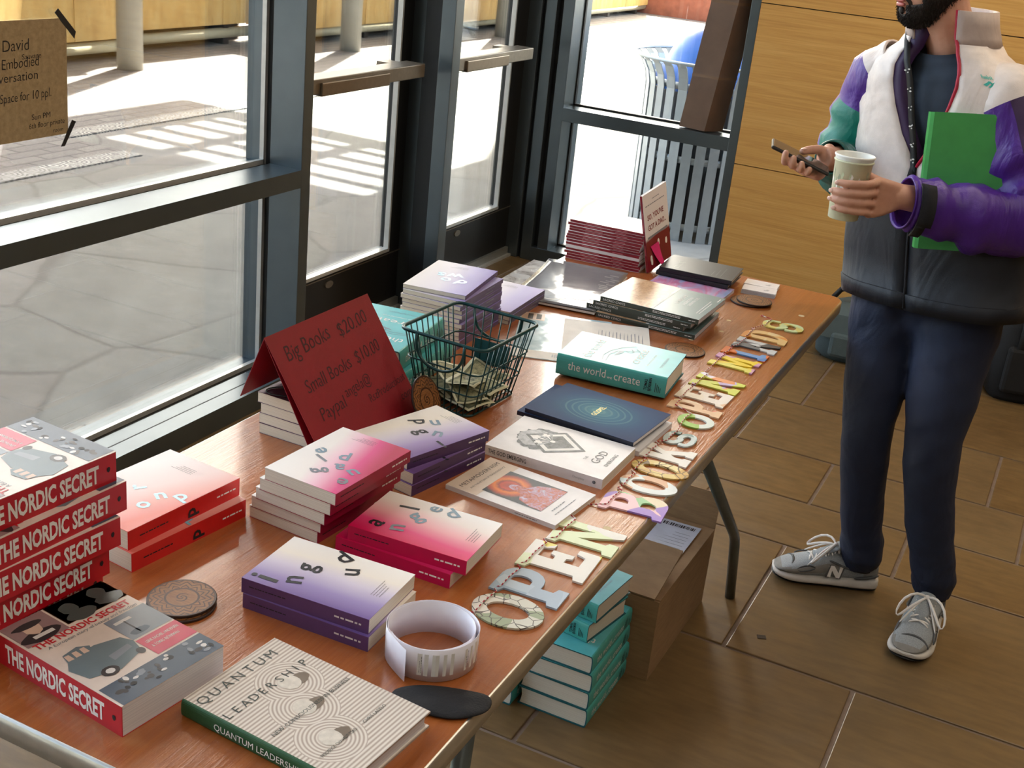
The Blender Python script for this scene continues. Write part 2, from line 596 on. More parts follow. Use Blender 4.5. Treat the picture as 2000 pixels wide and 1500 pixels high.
# ---- doors, recessed behind the projecting mullions
post = MB()
post.box(-2.31, XF, 4.184, 4.247, 0, 3.3, 0, bev=0.0015)
post.box(-2.40, -2.31, 4.225, 4.285, 0, 3.3, 1)
post.box(-2.53, -2.40, 4.258, 4.335, 0, 3.3, 0, bev=0.002)
post.box(-2.53, XF, 3.278, 5.30, 2.2, 2.26, 0)
post.box(-2.53, XF, 3.278, 5.30, 3.24, 3.3, 0)
post.obj('trim_mullion', [M_ALU, M_GASKET], kind='structure')
MB().box(-2.43, -2.424, 3.278, 5.30, 2.26, 3.24).obj('window_3', M_GLASS, kind='structure')
for di, (y0, y1, gl1, bar) in enumerate(((3.29, 4.256, 4.163, (3.36, 3.83, 4.09)), (4.34, 5.298, 5.152, (4.37, 4.79, 5.045)))):
    d = MB()
    xo, xi = -2.515, -2.47
    y0g = y0 + 0.105
    d.box(xo, xi, y0, y0g, 0.015, 2.19, 0, bev=0.002)
    d.box(xo, xi, gl1 + 0.012, y1, 0.015, 2.19, 0, bev=0.002)
    d.box(xo, xi, y0g, gl1 + 0.012, 0.015, 0.258, 0)
    d.box(xo, xi, y0g, gl1 + 0.012, 2.06, 2.19, 0)
    for a, b in ((y0g, y0g + 0.008), (gl1 - 0.006, gl1 + 0.004)):
        d.box(-2.485, -2.463, a, b, 0.258, 2.06, 2)
    d.box(-2.468, -2.463, gl1 + 0.004, gl1 + 0.012, 0.258, 2.06, 1)
    d.box(-2.49, -2.462, y0g, gl1 + 0.004, 0.258, 0.272, 2)
    d.box(-2.468, -2.464, y0, y1, 0.246, 0.25, 3)
    dr = d.obj('door_%d' % (di + 1), [M_ALU_D, M_GASKET, M_BEAD, M_STEEL], kind='structure')
    MB().box(-2.494, -2.488, y0g - 0.005, gl1 + 0.014, 0.25, 2.07).obj('pane', M_GLASS, dr)
    MB().box(-2.47, -2.455, y0 + 0.004, y1 - 0.004, 0.012, 0.045, 0).obj('door_sweep', mat('sweep_alu', (150, 150, 144), 0.4, 0.6), dr)
    lk = MB()
    lk.add([(-2.466, (y0 + gl1) / 2 + 0.02 + 0.026 * math.cos(t), 0.215 + 0.014 * math.sin(t)) for t in [k * math.pi / 8 for k in range(16)]] +
           [(-2.471, (y0 + gl1) / 2 + 0.02 + 0.026 * math.cos(t), 0.215 + 0.014 * math.sin(t)) for t in [k * math.pi / 8 for k in range(16)]],
           [list(range(16))] + [(i, (i + 1) % 16, 16 + (i + 1) % 16, 16 + i) for i in range(16)])
    lk.obj('lock_rod_cover', M_STEEL, dr)
    pb = MB()
    a, m_, e = bar
    pb.box(-2.395, -2.312, a - 0.05, e, 0.986, 1.036, 0, bev=0.003)
    pb.box(-2.47, -2.395, e - 0.09, e - 0.02, 0.99, 1.03, 0)
    pb.box(-2.47, -2.395, a - 0.05, a, 0.99, 1.03, 0)
    bo = pb.obj('push_bar', M_STEEL, dr)
    MB().box(-2.36, -2.303, a + 0.045, m_, 0.979, 1.024, 0, bev=0.004).obj('push_pad', mat('push_pad_bronze', (124, 110, 92), 0.36, 0.8, 0.06, 60), bo)
MB().box(-2.55, -2.44, 3.278, 5.3, -0.01, 0.012).obj('trim_threshold', M_BEAD, kind='structure')

# ---- corner column: stepped frame profiles facing the camera at y = 5.3
cc = MB()
cc.box(-2.56, -2.409, 5.30, 5.45, 0, 3.3, 0, bev=0.002)
cc.box(-2.412, -2.386, 5.325, 5.45, 0, 3.3, 1)
cc.box(-2.389, -2.335, 5.30, 5.45, 0, 3.3, 0, bev=0.002)
cc.box(-2.338, -2.302, 5.335, 5.45, 0, 3.3, 1)
cc.box(-2.304, -2.249, 5.302, 5.425, 0, 3.3, 0, bev=0.002)
cc.obj('trim_corner', [M_ALU, M_GASKET], kind='structure')

# ---- far window (interior face y = 5.3) and oak wall
w2 = MB()
XR = -1.40
for z0, z1 in ((0.0, 0.07), (0.697, 0.757), (3.24, 3.3)):
    xl = -2.335 if z0 == 0 else -2.2495
    w2.box(xl, XR - 0.03, 5.298, 5.42, z0, z1, 0, bev=0.0015)
    w2.box(-2.262, XR - 0.03, 5.42, 5.436, z0 + 0.004, z1 + 0.008, 1)
    w2.box(-2.262, XR - 0.03, 5.436, 5.50, z0, z1, 0)
w2.box(-2.262, -2.243, 5.42, 5.436, 0, 3.3, 1)
w2.box(-2.30, -2.246, 5.436, 5.5, 0, 3.3, 0)
w2.box(XR - 0.04, XR + 0.002, 5.285, 5.5, 0, 3.3, 0, bev=0.002)
win2 = w2.obj('window_2', [M_ALU, M_GASKET], kind='structure')
gp = MB()
for z0, z1 in ((0.06, 0.71), (0.75, 3.25)):
    gp.box(-2.25, XR - 0.03, 5.446, 5.452, z0, z1)
gp.obj('pane', M_GLASS, win2)
ow = MB()
zs = [0.08, 0.653, 1.336, 2.02, 2.70, 3.4]
for a, b in zip(zs, zs[1:]):
    for x0, x1 in ((XR, 0.05), (0.05, 1.5), (1.5, 2.95), (2.95, 4.2)):
        ow.box(x0 + 0.0015, x1 - 0.0015, 5.286, 5.32, a + 0.002, b - 0.002, 0)
ow.box(XR, 4.2, 5.30, 5.5, 0, 3.4, 1)
ow.box(XR, 4.2, 5.29, 5.31, 0, 0.08, 0)
ow.obj('wall_far', [M_OAK, M_SHADE], kind='structure')
MB().box(4.2, 4.35, -3.2, 5.5, 0, 3.5).obj('wall_right', M_PAINT, kind='structure')
MB().box(-2.6, 4.2, -3.35, -3.2, 0, 3.5).obj('wall_back', M_PAINT, kind='structure')
MB().box(-2.6, 4.35, -3.35, 5.5, 3.5, 3.7).obj('ceiling', M_CEIL, kind='structure')
MB().box(-2.56, XF, -3.2, 5.3, 3.3, 3.5).obj('wall_left', M_PAINT, kind='structure')
MB().box(-2.56, -1.4, 5.3, 5.5, 3.3, 3.5).obj('wall_header', M_PAINT, kind='structure')
# ================================================================ TABLE
g = G('varnished_plywood')
v = g.coord('Object', (60, 2.2, 1))
n1 = g.noise(v, 1.5, 5, 0.6, 0.3)
n2 = g.noise(g.coord('Object', (3, 1.2, 1)), 2.5, 4)
n3 = g.noise(g.coord('Object', (1, 1, 1)), 38, 4, 0.7)
c = g.ramp(n2, [(0.25, (150, 78, 30)), (0.55, (168, 94, 42)), (0.8, (180, 106, 52))])
c = g.mix(0.35, c, g.ramp(n1, [(0.3, (124, 60, 22)), (0.7, (190, 114, 58))]))
c = g.mix(g.ramp(g.noise(g.coord('Object', (1, 1, 1), loc=(3, 1, 0)), 9, 2, 0.4), [(0.70, (0, 0, 0, 1)), (0.74, (0.5, 0.5, 0.5, 1))]), c, (176, 116, 70))
g.out(c, 0.30, spec=0.5, coat=1.0, coat_rough=0.10)
g.bump(g.math('ADD', g.math('MULTIPLY', g.noise(g.coord('Object', (230, 16, 1)), 1.0, 3, 0.6, 0.4), 0.9), g.math('MULTIPLY', n3, 0.7)), 0.22, 0.004)
M_WOODTOP = g.m
M_CHIP = mat('bare_chipped_wood', (222, 200, 160), 0.8)
M_LEG = mat('grey_leg_tube', (104, 112, 112), 0.35, 0.6, 0.08, 40)
M_RIM = mat('table_rim_alu', (206, 204, 198), 0.28, 0.8, 0.06, 40)
TX0, TX1, TY0, TY1, TZ = -1.248, -0.500, 0.815, 3.266, 0.74


def rrect(x0, x1, y0, y1, r, n=6):
    P = []
    for cx, cy, a0 in ((x1 - r, y1 - r, 0), (x0 + r, y1 - r, 90), (x0 + r, y0 + r, 180), (x1 - r, y0 + r, 270)):
        for k in range(n + 1):
            a = rad(a0 + 90 * k / n)
            P.append((cx + r * math.cos(a), cy + r * math.sin(a)))
    return P


tb = thing('folding_table', 'long brown varnished folding table with metal rim, covered in books', 'table', (-0.874, 2.04, 0))
LT = Matrix.Translation((0.874, -2.04, 0))
m = MB().prism(rrect(TX0 + 0.004, TX1 - 0.004, TY0 + 0.004, TY1 - 0.004, 0.04), TZ - 0.02, TZ, 0, LT)
for x, y, r in ((-0.545, 1.66, 0.007), (-0.73, 2.64, 0.006), (-0.69, 2.75, 0.006), (-0.70, 2.845, 0.006), (-0.565, 2.29, 0.007), (-0.56, 3.02, 0.008), (-0.69, 1.20, 0.008), (-0.63, 0.90, 0.007), (-0.655, 0.86, 0.006)):
    m.cyl((x, y), r, TZ - 0.001, TZ + 0.0001, 10, 1, M=LT)
m.obj('table_top', [M_WOODTOP, M_CHIP], tb)
P = rrect(TX0, TX1, TY0, TY1, 0.043, 8)
Q = rrect(TX0 + 0.006, TX1 - 0.006, TY0 + 0.006, TY1 - 0.006, 0.037, 8)
rings = []
for pp, z in ((Q, TZ - 0.0008), (rrect(TX0 + 0.003, TX1 - 0.003, TY0 + 0.003, TY1 - 0.003, 0.04, 8), TZ - 0.0001), (P, TZ - 0.003), (P, TZ - 0.032), (Q, TZ - 0.034), (Q, TZ - 0.02)):
    rings.append([(x, y, z) for x, y in pp])
MB().loft(rings, 0, LT, True, False).obj('edge_trim', M_RIM, tb)
for s, yk, yf, yt in ((1, 2.755, 2.83, 2.15), (-1, 1.17, 1.16, 1.19)):
    for x, xt in ((-0.565, -0.54), (-1.183, -1.208)):
        MB().tube([(xt, yt, 0.70), (x, yk - s * 0.035, 0.245), (x, yk - s * 0.006, 0.215), (x, yk + s * 0.008, 0.19), (x, yf, 0.0)], 0.0135, 12, 0, LT).obj('leg', M_LEG, tb)
    MB().tube([(-0.542, yt + s * 0.06, 0.655), (-1.206, yt + s * 0.06, 0.655)], 0.009, 10, 0, LT).obj('leg_brace', M_LEG, tb)
    MB().box(-1.22, -0.53, yt - 0.02, yt + 0.02, 0.69, 0.72, 0, LT).obj('hinge_bar', M_LEG, tb)

# ================================================================ BOOKS
g = G('page_block')
v = g.coord('Object', (1, 1, 1))
wv = g.new('ShaderNodeTexNoise')
g.set(wv, 'Vector', g.coord('Object', (1.5, 1.5, 900)))
wv.inputs['Scale'].default_value = 1.0
wv.inputs['Detail'].default_value = 2
g.out(g.ramp(wv.outputs['Fac'], [(0.3, (206, 196, 180)), (0.7, (232, 224, 208))]), 0.8)
M_PAGE = g.m
g = G('white_page_block')
wv = g.new('ShaderNodeTexNoise')
g.set(wv, 'Vector', g.coord('Object', (1.5, 1.5, 900)))
wv.inputs['Scale'].default_value = 1.0
g.out(g.ramp(wv.outputs['Fac'], [(0.3, (202, 200, 206)), (0.7, (236, 234, 236))]), 0.8)
M_PAGEW = g.m
M_INK = mat('black_ink', (24, 22, 28), 0.5)
M_GREYINK = mat('grey_ink', (124, 128, 136), 0.45)
M_WINK = mat('white_ink', (238, 236, 232), 0.5)
M_FOIL = mat('pale_foil', (122, 146, 162), 0.4)


def gradm(name, stops, ax, ay, w, h, rough=0.38, az=0.0):
    g = G(name)
    sp = g.new('ShaderNodeSeparateXYZ')
    t = g.new('ShaderNodeTexCoord')
    g.l.new(t.outputs['Object'], sp.inputs[0])
    f = g.math('ADD', g.math('MULTIPLY', sp.outputs[0], ax / w), g.math('MULTIPLY', sp.outputs[1], ay / h))
    f = g.math('ADD', f, 0.5)
    f = g.math('ADD', f, g.math('MULTIPLY', g.math('SUBTRACT', g.noise(t.outputs['Object'], 8, 1), 0.5), 0.12))
    return g.out(g.ramp(f, stops), rough, spec=0.5)


def scribble(mb, M, x0, y0, w, n, dy, mi, h=0.0012, seed=1, ragged=0.5, align='l'):
    """lines of tiny unreadable print, word by word"""
    r = random.Random(seed)
    for k in range(n):
        L = w * (1 - ragged * r.random())
        x = x0 if align == 'l' else x0 + w - L
        e = x + L
        while x < e - h:
            q = min(h * r.uniform(1.5, 5.0), e - x)
            mb.poly([(x, y0 - k * dy), (x + q, y0 - k * dy), (x + q, y0 - k * dy + h), (x, y0 - k * dy + h)], 0, mi, M)
            x += q + h * 0.8


def book(name, label, cat, w, h, t, mats, front=None, spine=None, hard=False, page=None, board=0.0025, bulge=0.004, mesh=None, back=None):
    """mats: [front, spine, back, inks...]; local x runs from the spine to the fore edge, y to the top, cover up"""
    o = thing(name, label, cat)
    c = MB()
    if hard:
        b, r = board, bulge
        zc = t / 2
        outer = [(w / 2, t)]
        inner = []
        N = 10
        for k in range(N + 1):
            a = math.pi / 2 + math.pi * k / N
            ex = abs(math.cos(a)) ** 0.7 * (1 if math.cos(a) > 0 else -1)
            ez = abs(math.sin(a)) ** 0.75 * (1 if math.sin(a) > 0 else -1)
            outer.append((-w / 2 + r + r * ex, zc + zc * ez))
            inner.append((-w / 2 + r + (r - b * 0.6) * ex + 0.001, zc + (zc - b) * ez))
        outer.append((w / 2, 0))
        prof = outer + [(w / 2, b)] + inner[::-1] + [(w / 2, t - b)]
        n = len(prof)
        A = [(x, -h / 2, z) for x, z in prof]
        B = [(x, h / 2, z) for x, z in prof]

        def mif(k, i):
            return 0 if i == 0 else 1 if i <= N else 2
        c.loft([B, A], 0, None, True, False, False, mif)
        # end caps as strips between the outer and inner contour
        no = len(outer)
        inn = [(w / 2, t - b)] + inner + [(w / 2, b)]
        for y in (-h / 2, h / 2):
            for k in range(no - 1):
                c.add([(outer[k][0], y, outer[k][1]), (outer[k + 1][0], y, outer[k + 1][1]), (inn[k + 1][0], y, inn[k + 1][1]), (inn[k][0], y, inn[k][1])],
                      [(0, 1, 2, 3)] if y < 0 else [(3, 2, 1, 0)], 2 if mats[2] else 1)
        pg = MB()
        pr = [(w / 2 - 0.004, t - b), *[(x + 0.0006, z) for x, z in inner], (w / 2 - 0.004, b), (w / 2 - 0.0065, t * 0.3), (w / 2 - 0.0075, t / 2), (w / 2 - 0.0065, t * 0.7)]
        pg.loft([[(x, h / 2 - 0.003, z) for x, z in pr], [(x, -h / 2 + 0.003, z) for x, z in pr]], 0, None, True, True, False)
    else:
        q = 0.0007
        c.box(-w / 2, w / 2, -h / 2, h / 2, t - q, t, 0)
        c.box(-w / 2, w / 2, -h / 2, h / 2, 0, q, 2)
        c.box(-w / 2, -w / 2 + 0.0009, -h / 2, h / 2, q, t - q, 1)
        pg = MB().box(-w / 2 + 0.0009, w / 2 - 0.0006, -h / 2 + 0.0004, h / 2 - 0.0004, q, t - q)
    if front:
        front(c, TR(0, 0, t + 0.0003))
    if spine:
        spine(c, frame((-w / 2 - 0.0003, 0, t / 2), (0, -1, 0), (0, 0, 1)))
    if back:
        back(c, frame((0, 0, -0.0003), (1, 0, 0), (0, -1, 0)))
    c.obj('cover', [m or M_INK for m in mats], o)
    pg.obj('pages', page or M_PAGE, o)
    return o


def put(o, x, y, z, th):
    o.location = (x, y, z)
    o.rotation_euler = (0, 0, rad(th))
    return o


def stack(o, places, labels, group):
    """first place moves the book itself, the others take copies"""
    for i, ((x, y, z, th), lb) in enumerate(zip(places, labels)):
        if i == 0:
            put(o, x, y, z, th)
            o['label'] = lb
            o['group'] = group
        else:
            dup(o, lb, (x, y, z), (0, 0, rad(th)), group)


# ---- collage-covered thick red books
M_RED = mat('red_spine', (190, 18, 34), 0.35)
M_COLLBG = mat('collage_paper', (222, 206, 196), 0.32)
M_PINK = mat('pink_block', (204, 60, 92), 0.35)
inkc = [M_INK, M_WINK, mat('red_ink', (196, 30, 44), 0.4), mat('photo_mauve', (150, 122, 124), 0.35), mat('photo_dark', (46, 42, 46), 0.35), mat('photo_bronze', (66, 74, 72), 0.35),
        mat('photo_bluegrey', (132, 140, 152), 0.32), mat('photo_steel', (106, 122, 130), 0.35), mat('photo_skin', (216, 186, 168), 0.4), M_PINK, mat('photo_navy', (72, 86, 104), 0.35), M_GREYINK, mat('photo_pale', (220, 216, 214), 0.4)]


def blob(mb, M, x, y, rx, ry, mi, n=14, seed=0, j=0.12):
    r = random.Random(seed * 7 + n)
    mb.poly([(x + rx * (1 + r.uniform(-j, j)) * math.cos(2 * math.pi * k / n), y + ry * (1 + r.uniform(-j, j)) * math.sin(2 * math.pi * k / n)) for k in range(n)], 0, mi, M)


def collage(mb, M):
    W_, H_ = 0.157, 0.222

    def q(x0, x1, y0, y1, mi, dz=0.0):
        mb.poly([(x0 * W_ - W_ / 2, y0 * H_ - H_ / 2), (x1 * W_ - W_ / 2, y0 * H_ - H_ / 2), (x1 * W_ - W_ / 2, y1 * H_ - H_ / 2), (x0 * W_ - W_ / 2, y1 * H_ - H_ / 2)], 0, mi, M @ TR(0, 0, dz))

    def B(x, y, rx, ry, mi, dz, seed=0, j=0.1):
        blob(mb, M @ TR(0, 0, dz), x * W_ - W_ / 2, y * H_ - H_ / 2, rx * W_, ry * H_, mi, 16, seed, j)
    d1, d2, d3 = 0.0001, 0.0002, 0.0003
    q(0.02, 0.40, 0.745, 1.0, 6)
    B(0.20, 0.80, 0.17, 0.055, 7, d1, 3)
    B(0.20, 0.885, 0.075, 0.062, 11, d2, 4)
    B(0.20, 0.925, 0.13, 0.028, 7, d3, 5)
    q(0.13, 0.31, 0.785, 0.815, 15, d3)
    q(0.42, 1.0, 0.775, 1.0, 11)
    q(0.42, 1.0, 0.775, 1.0, 11)
    for k, (x, y) in enumerate(((0.56, 0.90), (0.85, 0.92))):
        B(x, y, 0.075, 0.06, 8, d1, k)
        B(x + 0.03, y - 0.09, 0.13, 0.055, 8, d2, k + 3)
    q(0.60, 1.0, 0.40, 0.645, 9)
    q(0.64, 0.80, 0.575, 0.60, 15, d1)
    q(0.715, 0.73, 0.44, 0.58, 7, d1)
    B(0.73, 0.45, 0.09, 0.03, 13, d1, 9)
    # motor car in three-quarter view, drawn as flat shapes
    X = lambda L: [(a * W_ - W_ / 2, b * H_ - H_ / 2) for a, b in L]
    mb.poly(X([(0.03, 0.43), (0.07, 0.30), (0.30, 0.245), (0.56, 0.30), (0.60, 0.40), (0.56, 0.475), (0.36, 0.52), (0.10, 0.50)]), d1, 10, M)
    mb.poly(X([(0.08, 0.47), (0.30, 0.465), (0.34, 0.535), (0.26, 0.575), (0.12, 0.56)]), d2, 10, M)
    for a in (0.105, 0.175, 0.245):
        mb.poly(X([(a, 0.495), (a + 0.05, 0.492), (a + 0.052, 0.545), (a + 0.012, 0.547)]), d3, 11, M)
    B(0.23, 0.275, 0.075, 0.042, 7, d2, 2, 0.03)
    B(0.23, 0.275, 0.038, 0.022, 15, d3, 2, 0.03)
    B(0.55, 0.30, 0.035, 0.03, 7, d2, 3, 0.05)
    mb.poly(X([(0.34, 0.33), (0.54, 0.36), (0.54, 0.40), (0.34, 0.385)]), d2, 9, M)
    q(0.60, 1.0, 0.205, 0.385, 12)
    mb.text('LENE RACHEL ANDERSEN', 0.0075, M @ TR((0.645 - 0.5) * W_, (0.325 - 0.5) * H_, d1), 4, fit=0.050, bold=0.01)
    mb.text('& TOMAS BJÖRKMAN', 0.0075, M @ TR((0.645 - 0.5) * W_, (0.275 - 0.5) * H_, d1), 4, fit=0.042, bold=0.01)
    q(0.02, 1.0, 0.0, 0.19, 13)
    r = random.Random(5)
    for k in range(30):
        B(r.uniform(0.08, 0.95), r.uniform(0.04, 0.17), r.uniform(0.015, 0.04), r.uniform(0.008, 0.022), r.choice((7, 7, 9, 15, 3)), d1 + k * 0.00001, k)
    mb.text('THE NORDIC SECRET', 0.0165, M @ TR((0.05 - 0.5) * W_, (0.695 - 0.5) * H_, d1), 5, fit=0.140, bold=0.025)
    mb.text('A European story of beauty and freedom', 0.0085, M @ TR((0.11 - 0.5) * W_, (0.655 - 0.5) * H_, d1), 14, fit=0.132, shear=0.2)


def nord_spine(mb, M):
    mb.text('THE NORDIC SECRET', 0.0335, M @ TR(-0.094, -0.012, 0.0001), 4, fit=0.176, bold=0.034)
    blob(mb, M @ TR(0, 0, 0.0001), 0.098, 0, 0.003, 0.004, 3, 8)


NM = [M_COLLBG, M_RED, M_RED] + inkc
nb = book('paperback_book', '', 'book', 0.157, 0.222, 0.042, NM, collage, nord_spine, page=M_PAGEW)
th = 175.4
pl, lb = [(-0.917, 0.9515, TZ, 83.3)], ['thick red-spined book with photo collage cover lying flat at the near table corner']
zz = ['topmost of the red-spined books in the near left stack, collage cover showing', 'second red-spined book from the top of the near left stack', 'third red-spined book from the top of the near left stack',
      'fourth red-spined book from the top of the near left stack', 'lowest red-spined book of the near left stack, resting on the table']
for k, (cx, cy) in enumerate(((-1.029, 1.086), (-1.019, 1.093), (-1.012, 1.073), (-1.023, 1.063), (-1.043, 1.071))):
    t2 = th + (0, 1.2, -0.8, 0.6, 0)[k]
    ex, ey = Vector((math.cos(rad(t2)), math.sin(rad(t2)))), Vector((-math.sin(rad(t2)), math.cos(rad(t2))))
    cen = Vector((cx, cy)) + ex * 0.0785 + ey * 0.111
    pl.append((cen.x, cen.y, TZ + 0.042 * (4 - k), t2))
    lb.append(zz[k])
stack(nb, pl, lb, 'red collage books')


# ---- gradient paperbacks with scattered letters
def scatter(letters):
    def f(mb, M):
        for ch, x, y, rot, mi, s in letters:
            mb.text(ch, s * 1.3, M @ TR(x, y, 0.0001 + abs(x) * 0.0005, rot), mi, 'c', bold=0.018)
        scribble(mb, M, -0.012, -0.070, 0.045, 4, 0.0042, 3, 0.0007, 3, 0.4)
    return f


def spine_author(mb, M):
    scribble(mb, M, 0.046, -0.0012, 0.040, 1, 0.003, 4, 0.0026, 9, 0.0)
    scribble(mb, M, -0.085, 0.0, 0.06, 1, 0.003, 3, 0.0016, 8, 0.1)


IK = [M_INK, M_WINK, M_FOIL, M_GREYINK]
sw, sh = 0.132, 0.193
g1 = gradm('pink_fade', [(0.02, (176, 0, 70)), (0.25, (214, 62, 128)), (0.52, (236, 190, 206)), (0.72, (238, 230, 226)), (1.0, (240, 236, 232))], 0.95, 0.35, sw, sh)
M_CRIM = mat('crimson_spine', (150, 0, 52), 0.36)
pb = book('paperback_book', '', 'book', sw, sh, 0.02, [g1, M_CRIM, M_CRIM] + IK,
          scatter([('p', 0.0, -0.015, 20, 5, 0.03), ('l', 0.035, 0.012, 70, 6, 0.03), ('e', 0.035, -0.012, -25, 5, 0.03), ('a', -0.012, 0.015, 30, 5, 0.03), ('g', -0.004, 0.048, -40, 6, 0.03), ('u', -0.035, 0.02, 65, 5, 0.03), ('e', -0.046, 0.05, 20, 6, 0.03)]), spine_author)
dx = ((0, 0, 0), (-0.010, 0.001, 0.6), (-0.018, 0.004, -0.8), (-0.031, 0.010, 0.5), (-0.035, 0.012, -0.4))
stack(pb, [(-0.912 + a, 1.436 + b, TZ + 0.02 * (4 - k), 176.7 + r) for k, (a, b, r) in enumerate(dx)],
      ['topmost pink and white book of the tall pink stack, big scattered letters on its cover', 'second book from the top of the pink stack in front of the red card', 'third book from the top of the pink stack in front of the red card',
       'fourth book from the top of the pink stack in front of the red card', 'lowest book of the pink stack in front of the red card'], 'pink stack paperbacks')
g1 = gradm('pink_fade_front', [(0.0, (206, 0, 76)), (0.24, (222, 60, 118)), (0.5, (236, 170, 176)), (0.75, (236, 222, 214)), (1.0, (240, 236, 232))], 0.95, -0.12, sw, sh)
M_MAG = mat('magenta_spine', (190, 0, 72), 0.36)
pb = book('paperback_book', '', 'book', 0.130, 0.192, 0.0235, [g1, M_MAG, M_MAG] + IK,
          scatter([('a', -0.038, 0.055, -12, 3, 0.034), ('n', -0.030, 0.022, 15, 6, 0.034), ('g', 0.006, 0.015, -30, 5, 0.034), ('l', 0.035, 0.03, 10, 3, 0.034), ('e', 0.048, 0.0, -10, 5, 0.03), ('d', 0.042, -0.028, -40, 5, 0.032)]), spine_author)
stack(pb, [(-0.746, 1.422, TZ + 0.0235, 93.5), (-0.762, 1.416, TZ, 91.0)], ['upper of two pink paperbacks with letters spelling angled, beside the pink stack', 'lower of the two pink paperbacks, magenta spine showing, under the angled book'], 'pink pair')
g1 = gradm('violet_fade', [(0.0, (112, 86, 150)), (0.22, (150, 132, 184)), (0.5, (208, 198, 214)), (0.72, (236, 226, 214)), (1.0, (240, 234, 228))], 1.0, 0.05, sw, sh)
M_VIO = mat('violet_spine', (92, 62, 112), 0.36)
vl = [('i', -0.050, 0.052, 0, 3, 0.046), ('n', -0.030, 0.025, 20, 3, 0.034), ('g', 0.004, 0.026, 10, 3, 0.034), ('u', 0.028, -0.03, 25, 3, 0.032), ('d', 0.045, -0.004, -25, 3, 0.034)]
pb = book('paperback_book', '', 'book', 0.131, 0.194, 0.0225, [g1, M_VIO, M_VIO] + IK, scatter(vl), spine_author)
stack(pb, [(-0.782, 1.2215, TZ + 0.0225, 93.5), (-0.777, 1.2185, TZ, 92.3)], ['upper of two violet paperbacks beside the sticker roll', 'lower violet paperback of the pair beside the sticker roll, mostly its spine showing'], 'violet pair')
M_VIO2 = mat('deep_violet_spine', (72, 44, 88), 0.36)
g1 = gradm('violet_fade_right', [(0.0, (112, 80, 140)), (0.22, (160, 138, 184)), (0.5, (212, 202, 214)), (0.75, (236, 226, 212)), (1.0, (238, 230, 220))], 0.95, -0.25, sw, sh)
pb = book('paperback_book', '', 'book', sw, sh, 0.02, [g1, M_VIO2, M_VIO2] + IK,
          scatter([('p', 0.035, -0.012, 150, 3, 0.032), ('n', 0.02, -0.045, 60, 5, 0.032), ('g', 0.0, 0.015, 170, 3, 0.032), ('u', -0.02, -0.02, 30, 5, 0.032), ('i', -0.045, 0.01, 80, 3, 0.032)]), spine_author)
stack(pb, [(-0.905, 1.683, TZ + 0.04, 163.6), (-0.901, 1.673, TZ + 0.02, 169.8), (-0.899, 1.670, TZ, 169.3)],
      ['topmost dark violet paperback of three, white cover fading to purple, before the wire basket', 'middle of the three dark violet paperbacks before the wire basket', 'lowest of the three dark violet paperbacks before the wire basket'], 'dark violet trio')
# cream edges under the red card
pb2 = book('paperback_book', '', 'book', 0.118, 0.19, 0.0195, [mat('plum_cover', (84, 34, 52), 0.4), M_VIO2, M_VIO2] + IK)
stack(pb2, [(-1.135, 1.702, TZ + 0.0585, 178.5), (-1.131, 1.704, TZ + 0.039, 180), (-1.133, 1.704, TZ + 0.0195, 179), (-1.133, 1.704, TZ, 180)],
      ['topmost plum-covered paperback of the cream-edged pile under the red card', 'second cream-edged book from the top under the red card', 'third cream-edged book from the top under the red card', 'lowest cream-edged book of the pile under the red card'], 'cream-edged pile')
# tall purple stack and the low one behind it
sw2, sh2 = 0.145, 0.2155
g1 = gradm('lilac_fade', [(0.0, (128, 112, 176)), (0.25, (172, 164, 208)), (0.55, (220, 214, 226)), (1.0, (236, 230, 226))], 0.95, 0.1, sw2, sh2)
M_VIO3 = mat('dusky_violet_spine', (94, 78, 110), 0.36)


def spine_bars(mb, M):
    mb.poly([(0.02, -0.0012), (0.06, -0.0012), (0.06, 0.0012), (0.02, 0.0012)], 0.0001, 6, M)


pb = book('paperback_book', '', 'book', sw2, sh2, 0.0099, [g1, M_VIO3, M_VIO3] + IK + [mat('pale_sky_reflection_tint', (170, 214, 232), 0.2, 0.2)],  # extra ink paints the sky's pale blue reflection into the letters
          scatter([('s', 0.03, -0.02, 10, 7, 0.038), ('w', 0.0, -0.028, 15, 7, 0.038), ('o', 0.005, 0.012, 0, 7, 0.036), ('d', -0.035, 0.01, -12, 7, 0.038)]), spine_bars)
pl, lb = [(-1.207, 2.322, TZ + 0.0099 * 11, 188.3)], ['topmost lilac book of the tallest stack, turned slightly, letters on its white cover']
rnd = random.Random(12)
wd = ['second', 'third', 'fourth', 'fifth', 'sixth', 'seventh', 'eighth', 'ninth', 'tenth', 'eleventh', 'twelfth']
for k in range(11):
    pl.append((-1.194 + rnd.uniform(-0.003, 0.003), 2.312 + rnd.uniform(-0.003, 0.003), TZ + 0.0099 * (10 - k), 183 + rnd.uniform(-1, 1)))
    lb.append(wd[k] + ' lilac-spined book from the top of the tall stack behind the basket')
stack(pb, pl, lb, 'tall lilac stack')
pb = book('paperback_book', '', 'book', sw2, sh2, 0.0105, [g1, mat('grey_violet_spine', (92, 84, 104), 0.36), M_VIO3] + IK, scatter([('o', 0.015, 0.055, 10, 3, 0.036), ('l', -0.012, 0.072, 60, 3, 0.034)]), spine_bars)
stack(pb, [(-1.183, 2.535, TZ + 0.021, 182.8), (-1.182, 2.534, TZ + 0.0105, 183), (-1.184, 2.536, TZ, 182.5)],
      ['topmost white and lilac book of the low pile behind the tall lilac stack', 'middle book of the low lilac pile behind the tall stack', 'lowest book of the low lilac pile behind the tall stack'], 'low lilac pile')
